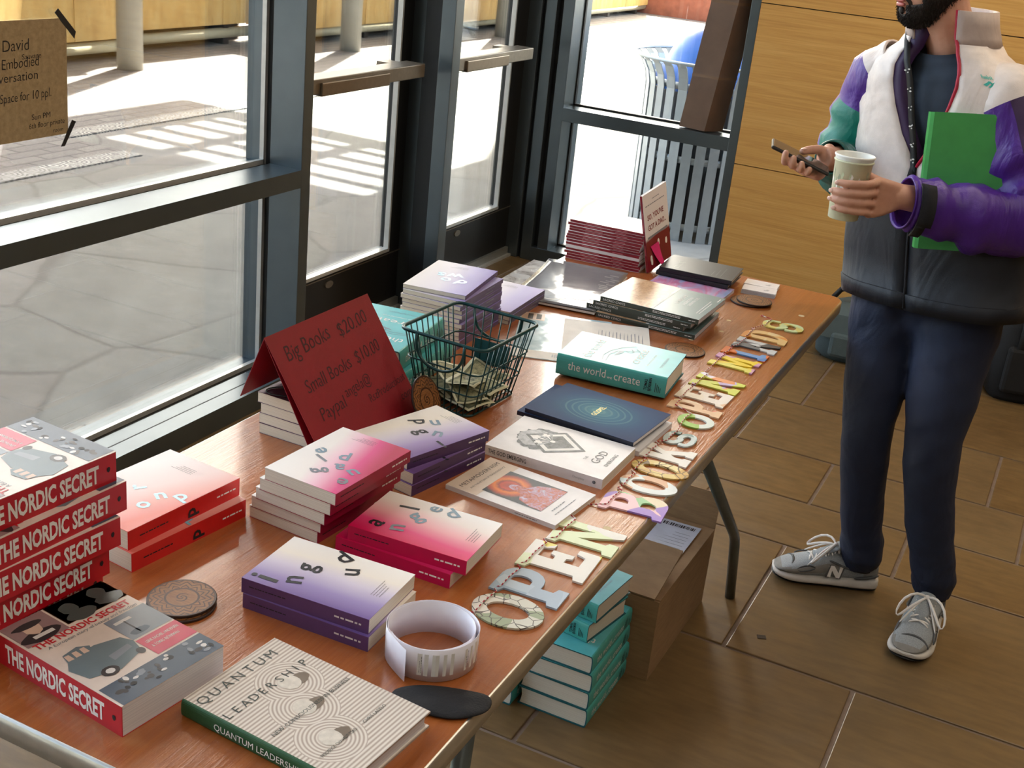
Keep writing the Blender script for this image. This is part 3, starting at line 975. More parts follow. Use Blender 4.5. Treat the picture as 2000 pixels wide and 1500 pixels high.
# red paperbacks
g1 = gradm('red_fade', [(0.0, (226, 120, 110)), (0.2, (230, 160, 152)), (0.5, (232, 204, 200)), (1.0, (236, 228, 226))], 0.9, -0.45, 0.146, 0.222)
M_RED2 = mat('bright_red_spine', (204, 22, 22), 0.34)


def red_spine(mb, M):
    mb.text('d', 0.030, M @ TR(0.004, -0.004, 0.0001, -90), 3, 'c', bold=0.03)
    scribble(mb, M, 0.062, -0.0012, 0.040, 1, 0.003, 4, 0.0024, 9, 0.0)
    scribble(mb, M, -0.09, -0.001, 0.055, 1, 0.003, 3, 0.002, 8, 0.1)


pb = book('paperback_book', '', 'book', 0.146, 0.222, 0.030, [g1, M_RED2, M_RED2] + IK + [mat('aqua_sky_reflection_tint', (130, 200, 224), 0.2, 0.2)],  # cover letters coloured aqua to stand for reflected sky
          scatter([('o', -0.03, 0.035, 10, 7, 0.03), ('u', -0.022, 0.004, 60, 7, 0.03), ('r', 0.01, 0.0, -30, 7, 0.03), ('n', 0.015, 0.045, 20, 7, 0.03), ('d', -0.045, -0.01, 80, 7, 0.03)]), red_spine)
stack(pb, [(-1.121, 1.252, TZ + 0.03, 175.2), (-1.108, 1.250, TZ, 173.5)], ['upper of two red paperbacks with a white-to-pink cover beside the collage stack', 'lower of the two red paperbacks beside the collage stack, spine with black letter'], 'red pair')

# ---- sand-garden hardcover
M_GRN = mat('green_cloth_spine', (30, 84, 46), 0.45, bump=0.2)
g = G('raked_sand_print')
v = g.coord('Object')
sp = g.new('ShaderNodeSeparateXYZ')
g.l.new(v, sp.inputs[0])
dmin = None
for sx_, sy_ in ((0.022, 0.045), (-0.004, 0.0), (-0.028, -0.058)):
    dx_ = g.math('SUBTRACT', sp.outputs[0], sx_)
    dy_ = g.math('SUBTRACT', sp.outputs[1], sy_)
    dd = g.math('SQRT', g.math('ADD', g.math('POWER', dx_, 2.0), g.math('POWER', dy_, 2.0)))
    dmin = dd if dmin is None else g.math('MINIMUM', dmin, dd)
rg = g.math('SINE', g.math('MULTIPLY', dmin, 6.283 / 0.0048))
st = g.math('SINE', g.math('MULTIPLY', sp.outputs[1], 6.283 / 0.0054))
far = g.math('GREATER_THAN', dmin, 0.042)
pat = g.math('ADD', g.math('MULTIPLY', st, far), g.math('MULTIPLY', rg, g.math('SUBTRACT', 1.0, far)))
pat = g.math('MULTIPLY', pat, g.math('GREATER_THAN', dmin, 0.0155))
g.out(g.ramp(g.math('ADD', g.math('MULTIPLY', pat, 0.35), 0.5), [(0.15, (172, 156, 144)), (0.5, (208, 196, 184)), (0.85, (226, 218, 208))]), 0.4)
M_SAND = g.m
M_STONE = mat('pale_stone_print', (214, 206, 194), 0.4, var=0.12, vs_=120)
M_STSH = mat('brown_print', (120, 106, 92), 0.4)
M_TINK = mat('dark_green_ink', (58, 66, 62), 0.45)


def sand_front(mb, M):
    for k, (x, y) in enumerate(((0.022, 0.045), (-0.004, 0.0), (-0.028, -0.058))):
        blob(mb, M @ TR(0, 0, 0.00005), x + 0.010, y - 0.004, 0.018, 0.010, 4, 16, k, 0.08)
        blob(mb, M @ TR(0, 0, 0.0001), x, y, 0.0135, 0.0145, 3, 18, k, 0.05)
    for k, ch in enumerate('QUANTUM'):
        mb.text(ch, 0.021, M @ TR(-0.066 + k * 0.0195, 0.093 + 0.0, 0.0002), 5, 'c', bold=-0.004)
    for k, ch in enumerate('LEADERSHIP'):
        mb.text(ch, 0.018, M @ TR(-0.070 + k * 0.0148, 0.052, 0.0002), 5, 'c', bold=-0.004)
    mb.text('NEW CONSCIOUSNESS IN BUSINESS', 0.0085, M @ TR(-0.066, -0.008, 0.0002), 5, fit=0.138)
    mb.text('FREDERICK CHAVALIT TSAO', 0.0068, M @ TR(-0.060, -0.073, 0.0002), 5, fit=0.062)
    mb.text('CHRIS LASZLO', 0.0068, M @ TR(0.016, -0.073, 0.0002), 5, fit=0.042)


def sand_spine(mb, M):
    mb.text('QUANTUM LEADERSHIP', 0.0125, M @ TR(-0.068, -0.0045, 0.0006), 6, fit=0.128)


put(book('hardcover_book', 'green-spined hardcover with raked sand and three stones on its cover, at the near table end', 'book', 0.163, 0.240, 0.023, [M_SAND, M_GRN, M_SAND, M_STONE, M_STSH, M_TINK, M_WINK], sand_front, sand_spine, True, M_PAGEW), -0.661, 0.9975, TZ, 85.5)

# ---- teal hardcovers
M_TEAL = mat('teal_jacket', (92, 186, 192), 0.34)
M_TEALS = mat('teal_jacket_spine', (74, 168, 160), 0.36)
M_TEALB = mat('teal_board', (22, 92, 100), 0.5)


def teal_front(mb, M):
    mb.text('the world', 0.032, M @ TR(-0.064, 0.052, 0.0001), 3, fit=0.118)
    mb.text('create', 0.032, M @ TR(-0.040, -0.045, 0.0001), 3, fit=0.092)
    mb.text('we', 0.009, M @ TR(-0.045, -0.012, 0.0001), 3)
    # line drawing of a reaching hand
    for pts in ([(-0.06, 0.028), (-0.03, 0.034), (0.005, 0.028), (0.035, 0.012), (0.05, -0.004), (0.062, -0.012)], [(-0.06, 0.020), (-0.02, 0.024), (0.012, 0.014), (0.02, 0.0), (0.012, -0.012), (0.024, -0.018), (0.038, -0.008)],
                [(0.02, 0.0), (0.03, -0.022), (0.036, -0.028), (0.046, -0.016)], [(-0.01, 0.022), (0.0, 0.004), (0.012, 0.002)]):
        for (a, b), (c_, d_) in zip(pts, pts[1:]):
            nx, ny = -(d_ - b), (c_ - a)
            L = math.hypot(nx, ny)
            nx, ny = nx / L * 0.0009, ny / L * 0.0009
            mb.poly([(a - nx, b - ny), (c_ - nx, d_ - ny), (c_ + nx, d_ + ny), (a + nx, b + ny)], 0.0002, 4, M)
    mb.poly([(-0.02, 0.014), (0.012, 0.010), (0.016, 0.003), (-0.008, 0.006)], 0.0001, 4, M)
    mb.text('From civilizational crisis', 0.008, M @ TR(-0.038, -0.066, 0.0001), 3, fit=0.072)
    mb.text('TOMAS BJÖRKMAN', 0.0085, M @ TR(-0.034, -0.094, 0.0001), 4, fit=0.066)


def teal_spine(mb, M):
    mb.text('the world', 0.026, M @ TR(-0.092, -0.006, 0.0004), 3, fit=0.082)
    mb.text('we', 0.010, M @ TR(-0.007, -0.006, 0.0004), 3)
    mb.text('create', 0.026, M @ TR(0.008, -0.006, 0.0004), 3, fit=0.056)
    mb.text('TOMAS', 0.009, M @ TR(0.079, -0.012, 0.0004, 90), 5, bold=0.02, fit=0.024)
    mb.text('BJÖRKMAN', 0.009, M @ TR(0.0875, -0.012, 0.0004, 90), 5, bold=0.02, fit=0.028)
    for k in range(4):
        mb.poly([(0.096 + k * 0.0035, -0.012), (0.0972 + k * 0.0035, -0.012), (0.0972 + k * 0.0035, 0.008 - k * 0.003), (0.096 + k * 0.0035, 0.008 - k * 0.003)], 0.0004, 5, M)


TM = [M_TEAL, M_TEALS, M_TEALB, M_WINK, mat('slate_ink', (104, 134, 150), 0.4), M_INK]
tb_ = book('hardcover_book', '', 'book', 0.166, 0.236, 0.0455, TM, teal_front, teal_spine, True, M_PAGE, bulge=0.006)
stack(tb_, [(-0.777, 2.302, TZ + 0.006, 95.0), (-1.186, 2.013, TZ + 0.0455, 188.0), (-1.166, 2.006, TZ, 183.0),
            (-0.762, 2.2225, 0.1365, 180.0), (-0.759, 2.2215, 0.091, 181.0), (-0.757, 2.2225, 0.0455, 179.4), (-0.757, 2.2225, 0.0, 180.0),
            (-0.812, 2.252, 0.2275, 84.0), (-0.815, 2.245, 0.182, 80.0), (-0.930, 2.200, 0.0455, 180), (-0.927, 2.203, 0.0, 179)],
      ['thick teal hardcover lying in the middle of the table beside the blue booklet', 'upper of two teal hardcovers behind the red price card', 'lower of two teal hardcovers behind the red price card',
       'topmost lengthwise teal hardcover of the floor pile, below the two crosswise ones', 'second lengthwise teal hardcover in the floor pile under the table', 'third lengthwise teal hardcover in the floor pile under the table', 'lowest lengthwise teal hardcover of the pile on the floor',
       'top crosswise teal hardcover of the floor pile beside the carton', 'lower crosswise teal hardcover of the floor pile beside the carton', 'upper teal hardcover of the second floor pile deeper under the table', 'lower teal hardcover of the second floor pile deeper under the table'], 'teal hardcovers')

# ---- grey-green civic books
M_GGRN = mat('grey_green_cover', (112, 134, 132), 0.3)
M_DGRN = mat('dark_olive_spine', (58, 64, 56), 0.36)
g = G('tree_root_print')
v = g.coord('Object', (14, 22, 1))
n1, n2 = g.noise(v, 1.4, 6, 0.7, 1.0), g.noise(v, 5, 4, 0.7)
c = g.ramp(n1, [(0.3, (96, 64, 40)), (0.45, (188, 128, 66)), (0.6, (222, 182, 140)), (0.75, (150, 160, 166))])
g.out(g.mix(0.3, c, g.ramp(n2, [(0.3, (70, 56, 46)), (0.7, (230, 206, 176))])), 0.3)
M_TREE = g.m


def civ_front(mb, M):
    mb.poly([(-0.1045, -0.002), (0.1045, -0.002), (0.1045, 0.1245), (-0.1045, 0.1245)], 0.0, 4, M)
    mb.poly([(-0.1045, -0.009), (0.1045, -0.009), (0.1045, -0.002), (-0.1045, -0.002)], 0.0, 3, M)
    mb.text('SACRED CIVICS', 0.014, M @ TR(-0.022, -0.044, 0.0001), 3, fit=0.078)
    mb.text('BUILDING SEVEN', 0.011, M @ TR(-0.020, -0.060, 0.0001), 3, fit=0.070)
    mb.text('GENERATION CITIES', 0.011, M @ TR(-0.020, -0.073, 0.0001), 3, fit=0.076)
    scribble(mb, M, -0.06, -0.104, 0.12, 2, 0.007, 3, 0.002, 4, 0.2)
    scribble(mb, M, 0.06, -0.118, 0.035, 1, 0.007, 3, 0.003, 5, 0.2)


def civ_spine(mb, M):
    mb.text('SACRED CIVICS', 0.0075, M @ TR(-0.118, -0.0025, 0.0001), 3, fit=0.058)
    scribble(mb, M, 0.01, -0.0018, 0.075, 2, -0.0032, 3, 0.0014, 6, 0.1)
    scribble(mb, M, 0.1, -0.001, 0.018, 1, 0.003, 3, 0.0016, 6, 0.1)


pb = book('paperback_book', '', 'book', 0.209, 0.249, 0.0125, [M_GGRN, M_DGRN, M_DGRN, M_WINK, M_TREE], civ_front, civ_spine, page=M_PAGEW)
stack(pb, [(-0.844, 2.749, TZ + 0.0375, 89.5), (-0.860, 2.746, TZ + 0.025, 89.5), (-0.877, 2.750, TZ + 0.0125, 89), (-0.850, 2.742, TZ, 91.5)],
      ['topmost grey-green book with tree roots on its cover, beside the pink and blue booklet', 'second dark-spined civics book from the top of its stack', 'third dark-spined civics book from the top of its stack', 'lowest dark-spined civics book of its stack, on the table'], 'civics stack')

# ---- blue booklets on a white-paged one
g = G('night_blue_print')
v = g.coord('Object', (1, 0.8, 1))
sp = g.new('ShaderNodeVectorMath', operation='LENGTH')
g.l.new(v, sp.inputs[0])
dd = sp.outputs['Value']
rgs = g.math('SINE', g.math('MULTIPLY', dd, 620.0))
nn = g.noise(g.coord(), 34, 4, 0.7)
c = g.ramp(dd, [(0.0, (92, 140, 150)), (0.25, (52, 104, 126)), (0.6, (36, 70, 104)), (1.0, (30, 52, 84))])
c = g.ramp(g.math('MULTIPLY', dd, 9.0), [(0.0, (84, 146, 152)), (0.3, (40, 104, 132)), (0.7, (28, 70, 112)), (1.0, (24, 52, 94))])
c = g.mix(g.math('MULTIPLY', g.math('MULTIPLY', g.math('GREATER_THAN', rgs, 0.6), g.math('LESS_THAN', dd, 0.062)), g.math('MULTIPLY', nn, 0.6)), c, (110, 160, 160))
g.out(g.mix(g.math('MULTIPLY', nn, 0.25), c, (24, 48, 84)), 0.62, spec=0.25)
M_NIGHT = g.m


def gos_front(mb, M):
    mb.text('GΩSPEL', 0.015, M @ TR(0, -0.005, 0.0001), 3, 'c', bold=0.01)


M_NAVY = mat('navy_spine', (24, 32, 52), 0.4)
pb = book('paperback_book', '', 'book', 0.172, 0.227, 0.0085, [M_NIGHT, M_NAVY, M_NAVY, mat('gold_ink', (190, 182, 92), 0.35, 0.3)], gos_front, None, page=M_PAGEW)
stack(pb, [(-0.7195, 2.037, TZ + 0.0185, 86), (-0.738, 2.040, TZ + 0.010, 89)], ['dark blue booklet with gold title in circles beside the white book with a diamond', 'second dark blue booklet, just peeking out under the gold-titled one'], 'blue booklets')
put(book('paperback_book', 'white-edged book lying under the two dark blue booklets', 'book', 0.168, 0.232, 0.010, [M_PAGEW, M_PAGEW, M_PAGEW], None, None, page=M_PAGEW), -0.714, 2.037, TZ, 88)

# ---- white book with a diamond
M_WCOV = mat('white_cover', (226, 222, 222), 0.42)
g = G('charcoal_print')
n1 = g.noise(g.coord('Object', (1, 1, 1)), 90, 5, 0.75)
g.out(g.ramp(n1, [(0.35, (44, 46, 50)), (0.65, (128, 130, 134))]), 0.45)
M_CHAR = g.m
g = G('soft_grey_print')
n1 = g.noise(g.coord('Object', (1, 1, 1)), 60, 5, 0.7)
g.out(g.ramp(n1, [(0.3, (120, 122, 126)), (0.7, (214, 214, 216))]), 0.45)
M_SOFT = g.m


def god_front(mb, M):
    r = random.Random(3)
    cx, cy = 0.006, 0.020
    pts = []
    for k in range(44):
        a = 2 * math.pi * k / 44
        rr = 0.050 * (1 + r.uniform(-0.10, 0.10))
        pts.append((cx - 0.004 + rr * 0.95 * math.cos(a), cy + 0.022 + rr * 0.85 * math.sin(a)))
    mb.poly(pts, 0.00005, 3, M)
    blob(mb, M @ TR(0, 0, 0.0001), cx - 0.004, cy + 0.034, 0.036, 0.030, 4, 24, 2, 0.08)
    for s, mi, dz in ((0.052, 3, 0.00015), (0.044, 5, 0.0002), (0.033, 3, 0.00025)):
        mb.poly([(cx + s, cy - 0.005), (cx, cy - 0.005 + s * 1.15), (cx - s, cy - 0.005), (cx, cy - 0.005 - s * 1.15)], dz, mi, M)
    for k in range(7):
        a = rad(30 + k * 20)
        mb.poly([(cx + 0.004 * math.cos(a), cy + 0.004 * math.sin(a)), (cx + 0.034 * math.cos(a - 0.10), cy + 0.034 * math.sin(a - 0.10)), (cx + 0.036 * math.cos(a + 0.10), cy + 0.036 * math.sin(a + 0.10))], 0.0003, 5 if k % 2 else 4, M)
    blob(mb, M @ TR(0, 0, 0.00035), cx, cy, 0.005, 0.005, 5, 12)
    mb.text('THE', 0.008, M @ TR(-0.018, -0.058, 0.0001), 6, 'c')
    mb.text('GOD', 0.023, M @ TR(0, -0.082, 0.0001), 6, 'c', bold=0.0, fit=0.054)
    mb.text('EMERGING', 0.010, M @ TR(0.0, -0.100, 0.0001), 6, 'c', fit=0.056)


def god_spine(mb, M):
    mb.text('THE GOD EMERGING', 0.0115, M @ TR(-0.106, -0.004, 0.0001), 6, fit=0.075, bold=0.01)
    mb.text('Dempsey', 0.006, M @ TR(0.058, -0.002, 0.0001), 4, fit=0.022)
    blob(mb, M @ TR(0, 0, 0.0001), 0.098, 0, 0.0032, 0.0032, 3, 12, 0, 0)


put(book('paperback_book', 'white paperback with a grey diamond drawing, between the blue booklet and the painted-figure book', 'book', 0.160, 0.226, 0.019, [M_WCOV, M_WCOV, M_WCOV, M_CHAR, M_SOFT, M_WINK, mat('charcoal_ink', (70, 72, 78), 0.45)], god_front, god_spine), -0.7185, 1.862, TZ, 90)

# ---- slim book with a painted glowing figure
g = G('fiery_painting')
v = g.coord('Object')
sp = g.new('ShaderNodeSeparateXYZ')
g.l.new(v, sp.inputs[0])
dx_, dy_ = g.math('SUBTRACT', sp.outputs[0], -0.002), g.math('SUBTRACT', sp.outputs[1], 0.022)
dd = g.math('SQRT', g.math('ADD', g.math('POWER', dx_, 2.0), g.math('POWER', dy_, 2.0)))
nn = g.noise(v, 110, 5, 0.7, 1.0)
dd = g.math('ADD', dd, g.math('MULTIPLY', g.math('SUBTRACT', nn, 0.5), 0.010))
g.out(g.ramp(g.math('MULTIPLY', dd, 20.0), [(0.0, (150, 34, 20)), (0.28, (196, 56, 20)), (0.36, (140, 30, 16)), (0.5, (224, 112, 30)), (0.68, (176, 62, 26)), (0.82, (58, 52, 60)), (1.0, (40, 46, 60))]), 0.4)
M_FIRE = g.m
g = G('figure_painting')
nn = g.noise(g.coord('Object', (1, 1, 1)), 70, 5, 0.7, 1.5)
g.out(g.ramp(nn, [(0.3, (120, 38, 40)), (0.45, (184, 88, 66)), (0.58, (178, 142, 168)), (0.72, (206, 212, 232))]), 0.4)
M_FIG = g.m


def meta_front(mb, M):
    mb.poly([(-0.0695, 0.045), (0.0695, 0.045), (0.0695, 0.1045), (-0.0695, 0.1045)], 0, 3, M)
    mb.poly([(-0.046, -0.064), (0.046, -0.064), (0.046, 0.049), (-0.046, 0.049)], 0.00005, 4, M)
    mb.poly([(-0.044, -0.064), (0.044, -0.064), (0.042, -0.040), (0.030, -0.016), (0.012, -0.006), (0.009, 0.012), (0.004, 0.022), (-0.006, 0.022), (-0.011, 0.012), (-0.014, -0.006), (-0.034, -0.016), (-0.043, -0.040)], 0.0001, 5, M)
    mb.text('METAMODERNISM', 0.0125, M @ TR(0, 0.078, 0.0001), 6, 'c', fit=0.118)
    mb.text('AND THE RETURN OF TRANSCENDENCE', 0.006, M @ TR(0, 0.064, 0.0001), 6, 'c', fit=0.108)
    scribble(mb, M, -0.032, -0.078, 0.045, 1, 0.006, 7, 0.0022, 4, 0.1)
    scribble(mb, M, -0.040, -0.088, 0.075, 1, 0.006, 7, 0.0016, 5, 0.1)


put(book('paperback_book', 'slim white book with a red-orange painted figure in front of the diamond book', 'book', 0.140, 0.210, 0.008, [M_WCOV, M_WCOV, M_WCOV, mat('beige_band', (214, 194, 176), 0.4), M_FIRE, M_FIG, mat('sepia_ink', (64, 52, 52), 0.45), M_GREYINK], meta_front,
         lambda mb, M: scribble(mb, M, 0.03, -0.0008, 0.045, 1, 0.003, 7, 0.0014, 6, 0.1)), -0.711, 1.683, TZ, 85)

# ---- wine-red slim paperbacks at the far end
M_WINE = mat('wine_spine', (132, 22, 40), 0.3)
g1 = gradm('wine_cover', [(0.0, (226, 222, 222)), (0.56, (226, 222, 222)), (0.6, (120, 14, 36)), (1.0, (120, 14, 36))], 0.0, -1.0, 0.149, 0.215)


def dao_front(mb, M):
    mb.text("SO, YOU'VE", 0.021, M @ TR(-0.055, 0.033, 0.0001), 3, fit=0.100, bold=0.02)
    mb.text('GOT A DAO...', 0.021, M @ TR(-0.055, 0.004, 0.0001), 3, fit=0.112, bold=0.02)
    scribble(mb, M, -0.02, 0.085, 0.045, 1, 0.006, 6, 0.0022, 4, 0.1)
    scribble(mb, M, -0.062, 0.072, 0.12, 1, 0.006, 6, 0.0026, 5, 0.05)
    mb.poly([(-0.062, -0.018), (0.062, -0.018), (0.062, -0.012), (-0.062, -0.012)], 0.0001, 6, M)
    for x, y in ((0.0, -0.042), (0.048, -0.052), (-0.05, -0.075), (-0.048, -0.085)):
        blob(mb, M @ TR(0, 0, 0.0001), x, y, 0.006, 0.010, 4, 12, 3, 0.15)


def dao_spine(mb, M):
    for x0, x1 in ((-0.06, -0.01), (0.03, 0.06)):
        mb.poly([(x0, -0.0011), (x1, -0.0011), (x1, 0.0011), (x0, 0.0011)], 0.0001, 5, M)


DM = [g1, M_WINE, M_WCOV, mat('maroon_ink', (128, 30, 44), 0.4), M_WINK, mat('rose_ink', (186, 96, 106), 0.4), M_GREYINK]
pb = book('paperback_book', '', 'book', 0.149, 0.215, 0.0078, DM, None, dao_spine, page=M_PAGEW)
pw = book('paperback_book', 'white-edged book turned the other way in the wine-red stack', 'book', 0.149, 0.215, 0.0085, [M_WCOV, M_PAGEW, M_WCOV], None, None, page=M_PAGEW)
rnd = random.Random(5)
z = TZ
pl, lb = [], []
wd = ['lowest', 'second', 'third', 'fourth', 'fifth', 'sixth', 'seventh', 'eighth', 'ninth', 'tenth', 'eleventh', 'twelfth', 'topmost']
i = 0
for k in range(14):
    x, y, t_ = -1.136 + rnd.uniform(-0.004, 0.004), 3.132 + rnd.uniform(-0.003, 0.003), 92.5 + rnd.uniform(-1.2, 1.2)
    if k == 4:
        put(pw, x, y, z, t_ )
        z += 0.0085
        continue
    pl.append((x, y, z, t_))
    lb.append(wd[i] + (' wine-red book of the stack at the far table end' if i in (0, 12) else ' wine-red book from the bottom of the far stack'))
    i += 1
    z += 0.0078
stack(pb, pl[::-1], lb[::-1], 'wine-red stack')
pb = book('paperback_book', 'white and wine-red paperback standing upright against the wine-red stack', 'book', 0.149, 0.215, 0.0078, DM, dao_front, dao_spine, page=M_PAGEW)
u, vv = Vector((0.012, 0.153, 0.021)), Vector((-0.040, -0.030, 0.207))
pb.matrix_world = frame(Vector((-1.007, 3.082, 0.741)) + u.normalized() * 0.0745 + vv.normalized() * 0.1075, u, vv)
st = MB()
for k in range(6):
    a, b = k / 6, (k + 1) / 6
    L = lambda q: ((-0.052 + 0.046 * q, -0.040 - 0.075 * q, 0.0095 + 0.012 * q * q), (-0.002 + 0.014 * q, -0.040 - 0.082 * q, 0.0095 + 0.012 * q * q))
    st.add([*L(a), *L(b)], [(0, 1, 3, 2)])
so = st.obj('sticky_note', mat('hot_pink_paper', (226, 36, 120), 0.6))
so.matrix_world = pb.matrix_world.copy()
tag(so, 'hot pink paper slip hanging on the upright white and wine-red book', 'note')

# ---- black hardcovers and pastel booklet at the far end
M_BLK = mat('black_slate_cover', (44, 52, 58), 0.36)


def jos_front(mb, M):
    for s_, r_ in ((0.010, 0.009), (0.004, 0.006), (-0.004, 0.007), (-0.013, 0.006), (-0.022, 0.0055), (-0.03, 0.006)):
        pts = [(s_ * 1.6 + r_ * 0.9 * math.cos(a), 0.028 + s_ * 0 + r_ * math.sin(a)) for a in [k * 0.5 for k in range(11)]]
        for (a, b), (c_, d_) in zip(pts, pts[1:]):
            mb.poly([(a, b), (c_, d_), (c_ + 0.0008, d_ + 0.0012), (a + 0.0008, b + 0.0012)], 0.0001, 3, M @ TR(-0.0, 0.03, 0))
    for k in range(3):
        mb.poly([(-0.055, -0.04 - k * 0.012), (-0.01 + k * 0.02, -0.04 - k * 0.012), (-0.01 + k * 0.02, -0.0395 - k * 0.012), (-0.055, -0.0395 - k * 0.012)], 0.0001, 3, M)


pb = book('hardcover_book', '', 'book', 0.146, 0.200, 0.0125, [M_BLK, M_INK, M_BLK, mat('silver_ink', (130, 146, 140), 0.35, 0.3)], jos_front, None, True, M_PAGE, 0.002, 0.002)
stack(pb, [(-0.871, 3.137, TZ + 0.021, 94), (-0.876, 3.137, TZ + 0.0085, 92)], ['upper black hardcover with faint silver script at the far table end', 'lower black hardcover at the far table end, under the silver script one'], 'black hardcovers')
g = G('pastel_swirl_print')
n1 = g.noise(g.coord('Object', (3, 9, 1)), 1.6, 3, 0.5, 1.2)
g.out(g.ramp(n1, [(0.25, (120, 160, 206)), (0.42, (176, 176, 218)), (0.52, (206, 120, 166)), (0.6, (214, 176, 214)), (0.78, (150, 196, 226))]), 0.3)
stack_p = put(book('paperback_book', 'pastel pink and blue booklet between the black hardcovers and the civics stack', 'book', 0.150, 0.205, 0.008, [g.m, M_WCOV, M_WCOV], None, None, page=M_PAGEW), -0.862, 3.015, TZ, 90)
# ================================================================ THINGS AMONG THE BOOKS
def curvy(mb, M, w, h, f, t=0.0, nx=10, ny=10, mi=0, thick=0.0006):
    """thin bent sheet: height field f(u, v), closed with a real thickness"""
    V = []
    for s in (0, thick):
        for j in range(ny + 1):
            for i in range(nx + 1):
                u_, v_ = i / nx, j / ny
                V.append(((u_ - 0.5) * w, (v_ - 0.5) * h, f(u_, v_) + s))
    n1 = (nx + 1) * (ny + 1)
    F = []
    for j in range(ny):
        for i in range(nx):
            a = j * (nx + 1) + i
            F.append((n1 + a, n1 + a + 1, n1 + a + nx + 2, n1 + a + nx + 1))
            F.append((a, a + nx + 1, a + nx + 2, a + 1))
    ed = [i for i in range(nx)] + [nx + j * (nx + 1) for j in range(ny)] + [n1 - 1 - i for i in range(nx)] + [(ny - j) * (nx + 1) for j in range(ny)]
    for k in range(len(ed)):
        a, b = ed[k], ed[(k + 1) % len(ed)]
        F.append((a, b, n1 + b, n1 + a))
    return mb.add(V, F, mi, M, True)


# ---- red price card
M_CARD = mat('red_card', (138, 0, 24), 0.55, bump=0.15, bs=400)
M_CINK = mat('felt_pen', (62, 8, 22), 0.6)
ax, az, y0, y1 = -1.150, 0.943, 1.560, 1.876
sg = thing('price_card', 'folded red card standing on the table with handwritten book prices', 'sign', (-1.09, 1.718, TZ))
LS = Matrix.Translation((1.09, -1.718, -TZ))
fx, fz = -1.0125, TZ + 0.0012
fm = frame(Vector((fx, y0, fz)), (0, 1, 0), (ax - fx, 0, az - fz))
HH = math.hypot(ax - fx, az - fz)
p_ = MB().box(0, y1 - y0, 0, HH, -0.0012, 0.0, 0, LS @ fm)
for tx, x, y, s, f, sd in (('Big Books', 0.030, 0.190, 0.040, 0.130, 1), ('$20.00', 0.186, 0.192, 0.036, 0.094, 2), ('Small Books', 0.040, 0.127, 0.034, 0.140, 3), ('$10.00', 0.198, 0.135, 0.034, 0.080, 4),
                           ('Paypal', 0.044, 0.074, 0.032, 0.074, 5), ('angela@', 0.128, 0.090, 0.028, 0.082, 6), ('RszProductions', 0.184, 0.062, 0.022, 0.124, 8), ('.com', 0.268, 0.036, 0.022, 0.040, 9)):
    p_.text(tx, s, LS @ fm @ TR(x, y, 0.0004, 3), 1, fit=f, shear=0.14, jit=0.025, seed=sd, bold=-0.006, res=3)
p_.obj('front_panel', [M_CARD, M_CINK], sg)
im = frame(Vector((fx - 0.028, y0 + 0.004, fz)), (0, 1, 0), (ax - 0.003 - (fx - 0.028), 0, az - 0.004 - fz))
MB().box(0, y1 - y0 - 0.008, 0, math.hypot(ax - 0.003 - fx + 0.028, az - 0.004 - fz), -0.001, 0.0, 0, LS @ im).obj('inner_panel', M_CARD, sg)
bx_, bz_ = -1.197, 0.8255
bmx = frame(Vector((bx_, y1, bz_)), (0, -1, 0), (ax - bx_, 0, az - bz_))
MB().box(0, y1 - y0, 0, math.hypot(ax - bx_, az - bz_) - 0.0005, -0.001, 0.0, 0, LS @ bmx).obj('back_panel', M_CARD, sg)
rg_ = [(-1.158 + 0.030 * math.cos(a), 1.628 + 0.022 * math.sin(a) - 0.004 * math.cos(2 * a), TZ + 0.0795 + 0.004 * max(0, math.sin(a * 1.0 + 2))) for a in [k * math.pi / 14 for k in range(28)]]
tag(MB().tube(rg_, 0.0012, 6, 0, None, True).obj('elastic_band', M_INK), 'thin black elastic loop on the plum-covered book under the red card', 'band')

# ---- wooden coasters
g = G('engraved_wood')
v = g.coord('Object')
sp = g.new('ShaderNodeSeparateXYZ')
g.l.new(v, sp.inputs[0])
rr = g.math('SQRT', g.math('ADD', g.math('POWER', sp.outputs[0], 2.0), g.math('POWER', sp.outputs[1], 2.0)))
an = g.math('ARCTAN2', sp.outputs[1], sp.outputs[0])
zig = g.math('MULTIPLY', g.math('PINGPONG', g.math('MULTIPLY', an, 12 / 6.2832), 0.5), 0.016)
r2 = g.math('ADD', rr, zig)
dk = g.math('LESS_THAN', g.math('PINGPONG', g.math('MULTIPLY', r2, 130.0), 0.5), 0.15)
dk = g.math('MULTIPLY', dk, g.math('GREATER_THAN', rr, 0.024))
ring = g.math('MULTIPLY', g.math('GREATER_THAN', rr, 0.0205), g.math('LESS_THAN', rr, 0.0235))
edge = g.math('GREATER_THAN', rr, 0.0425)
cen = g.math('MULTIPLY', g.math('LESS_THAN', rr, 0.010), g.math('GREATER_THAN', g.math('SINE', g.math('ADD', g.math('MULTIPLY', rr, 1100.0), g.math('MULTIPLY', an, 2.0))), 0.35))
dk = g.math('MINIMUM', g.math('ADD', g.math('ADD', dk, ring), g.math('ADD', edge, cen)), 1.0)
wd = g.ramp(g.noise(g.coord('Object', (1, 6, 1)), 60, 3), [(0.3, (118, 72, 38)), (0.7, (158, 106, 60))])
g.out(g.mix(g.math('MULTIPLY', dk, 0.92), wd, (48, 24, 14)), 0.36)
M_ENG = g.m
M_BURN = mat('burnt_edge', (44, 24, 16), 0.5)


def coaster():
    o = thing('coaster', '', 'coaster')
    c = MB()
    n = 40
    c.loft([[(r * math.cos(2 * math.pi * k / n), r * math.sin(2 * math.pi * k / n), z) for k in range(n)] for r, z in ((0.0455, 0.0), (0.046, 0.0006), (0.046, 0.0034), (0.0452, 0.004))], 1)
    c.m[-1] = 0
    c.obj('disc', [M_ENG, M_BURN], o)
    return o


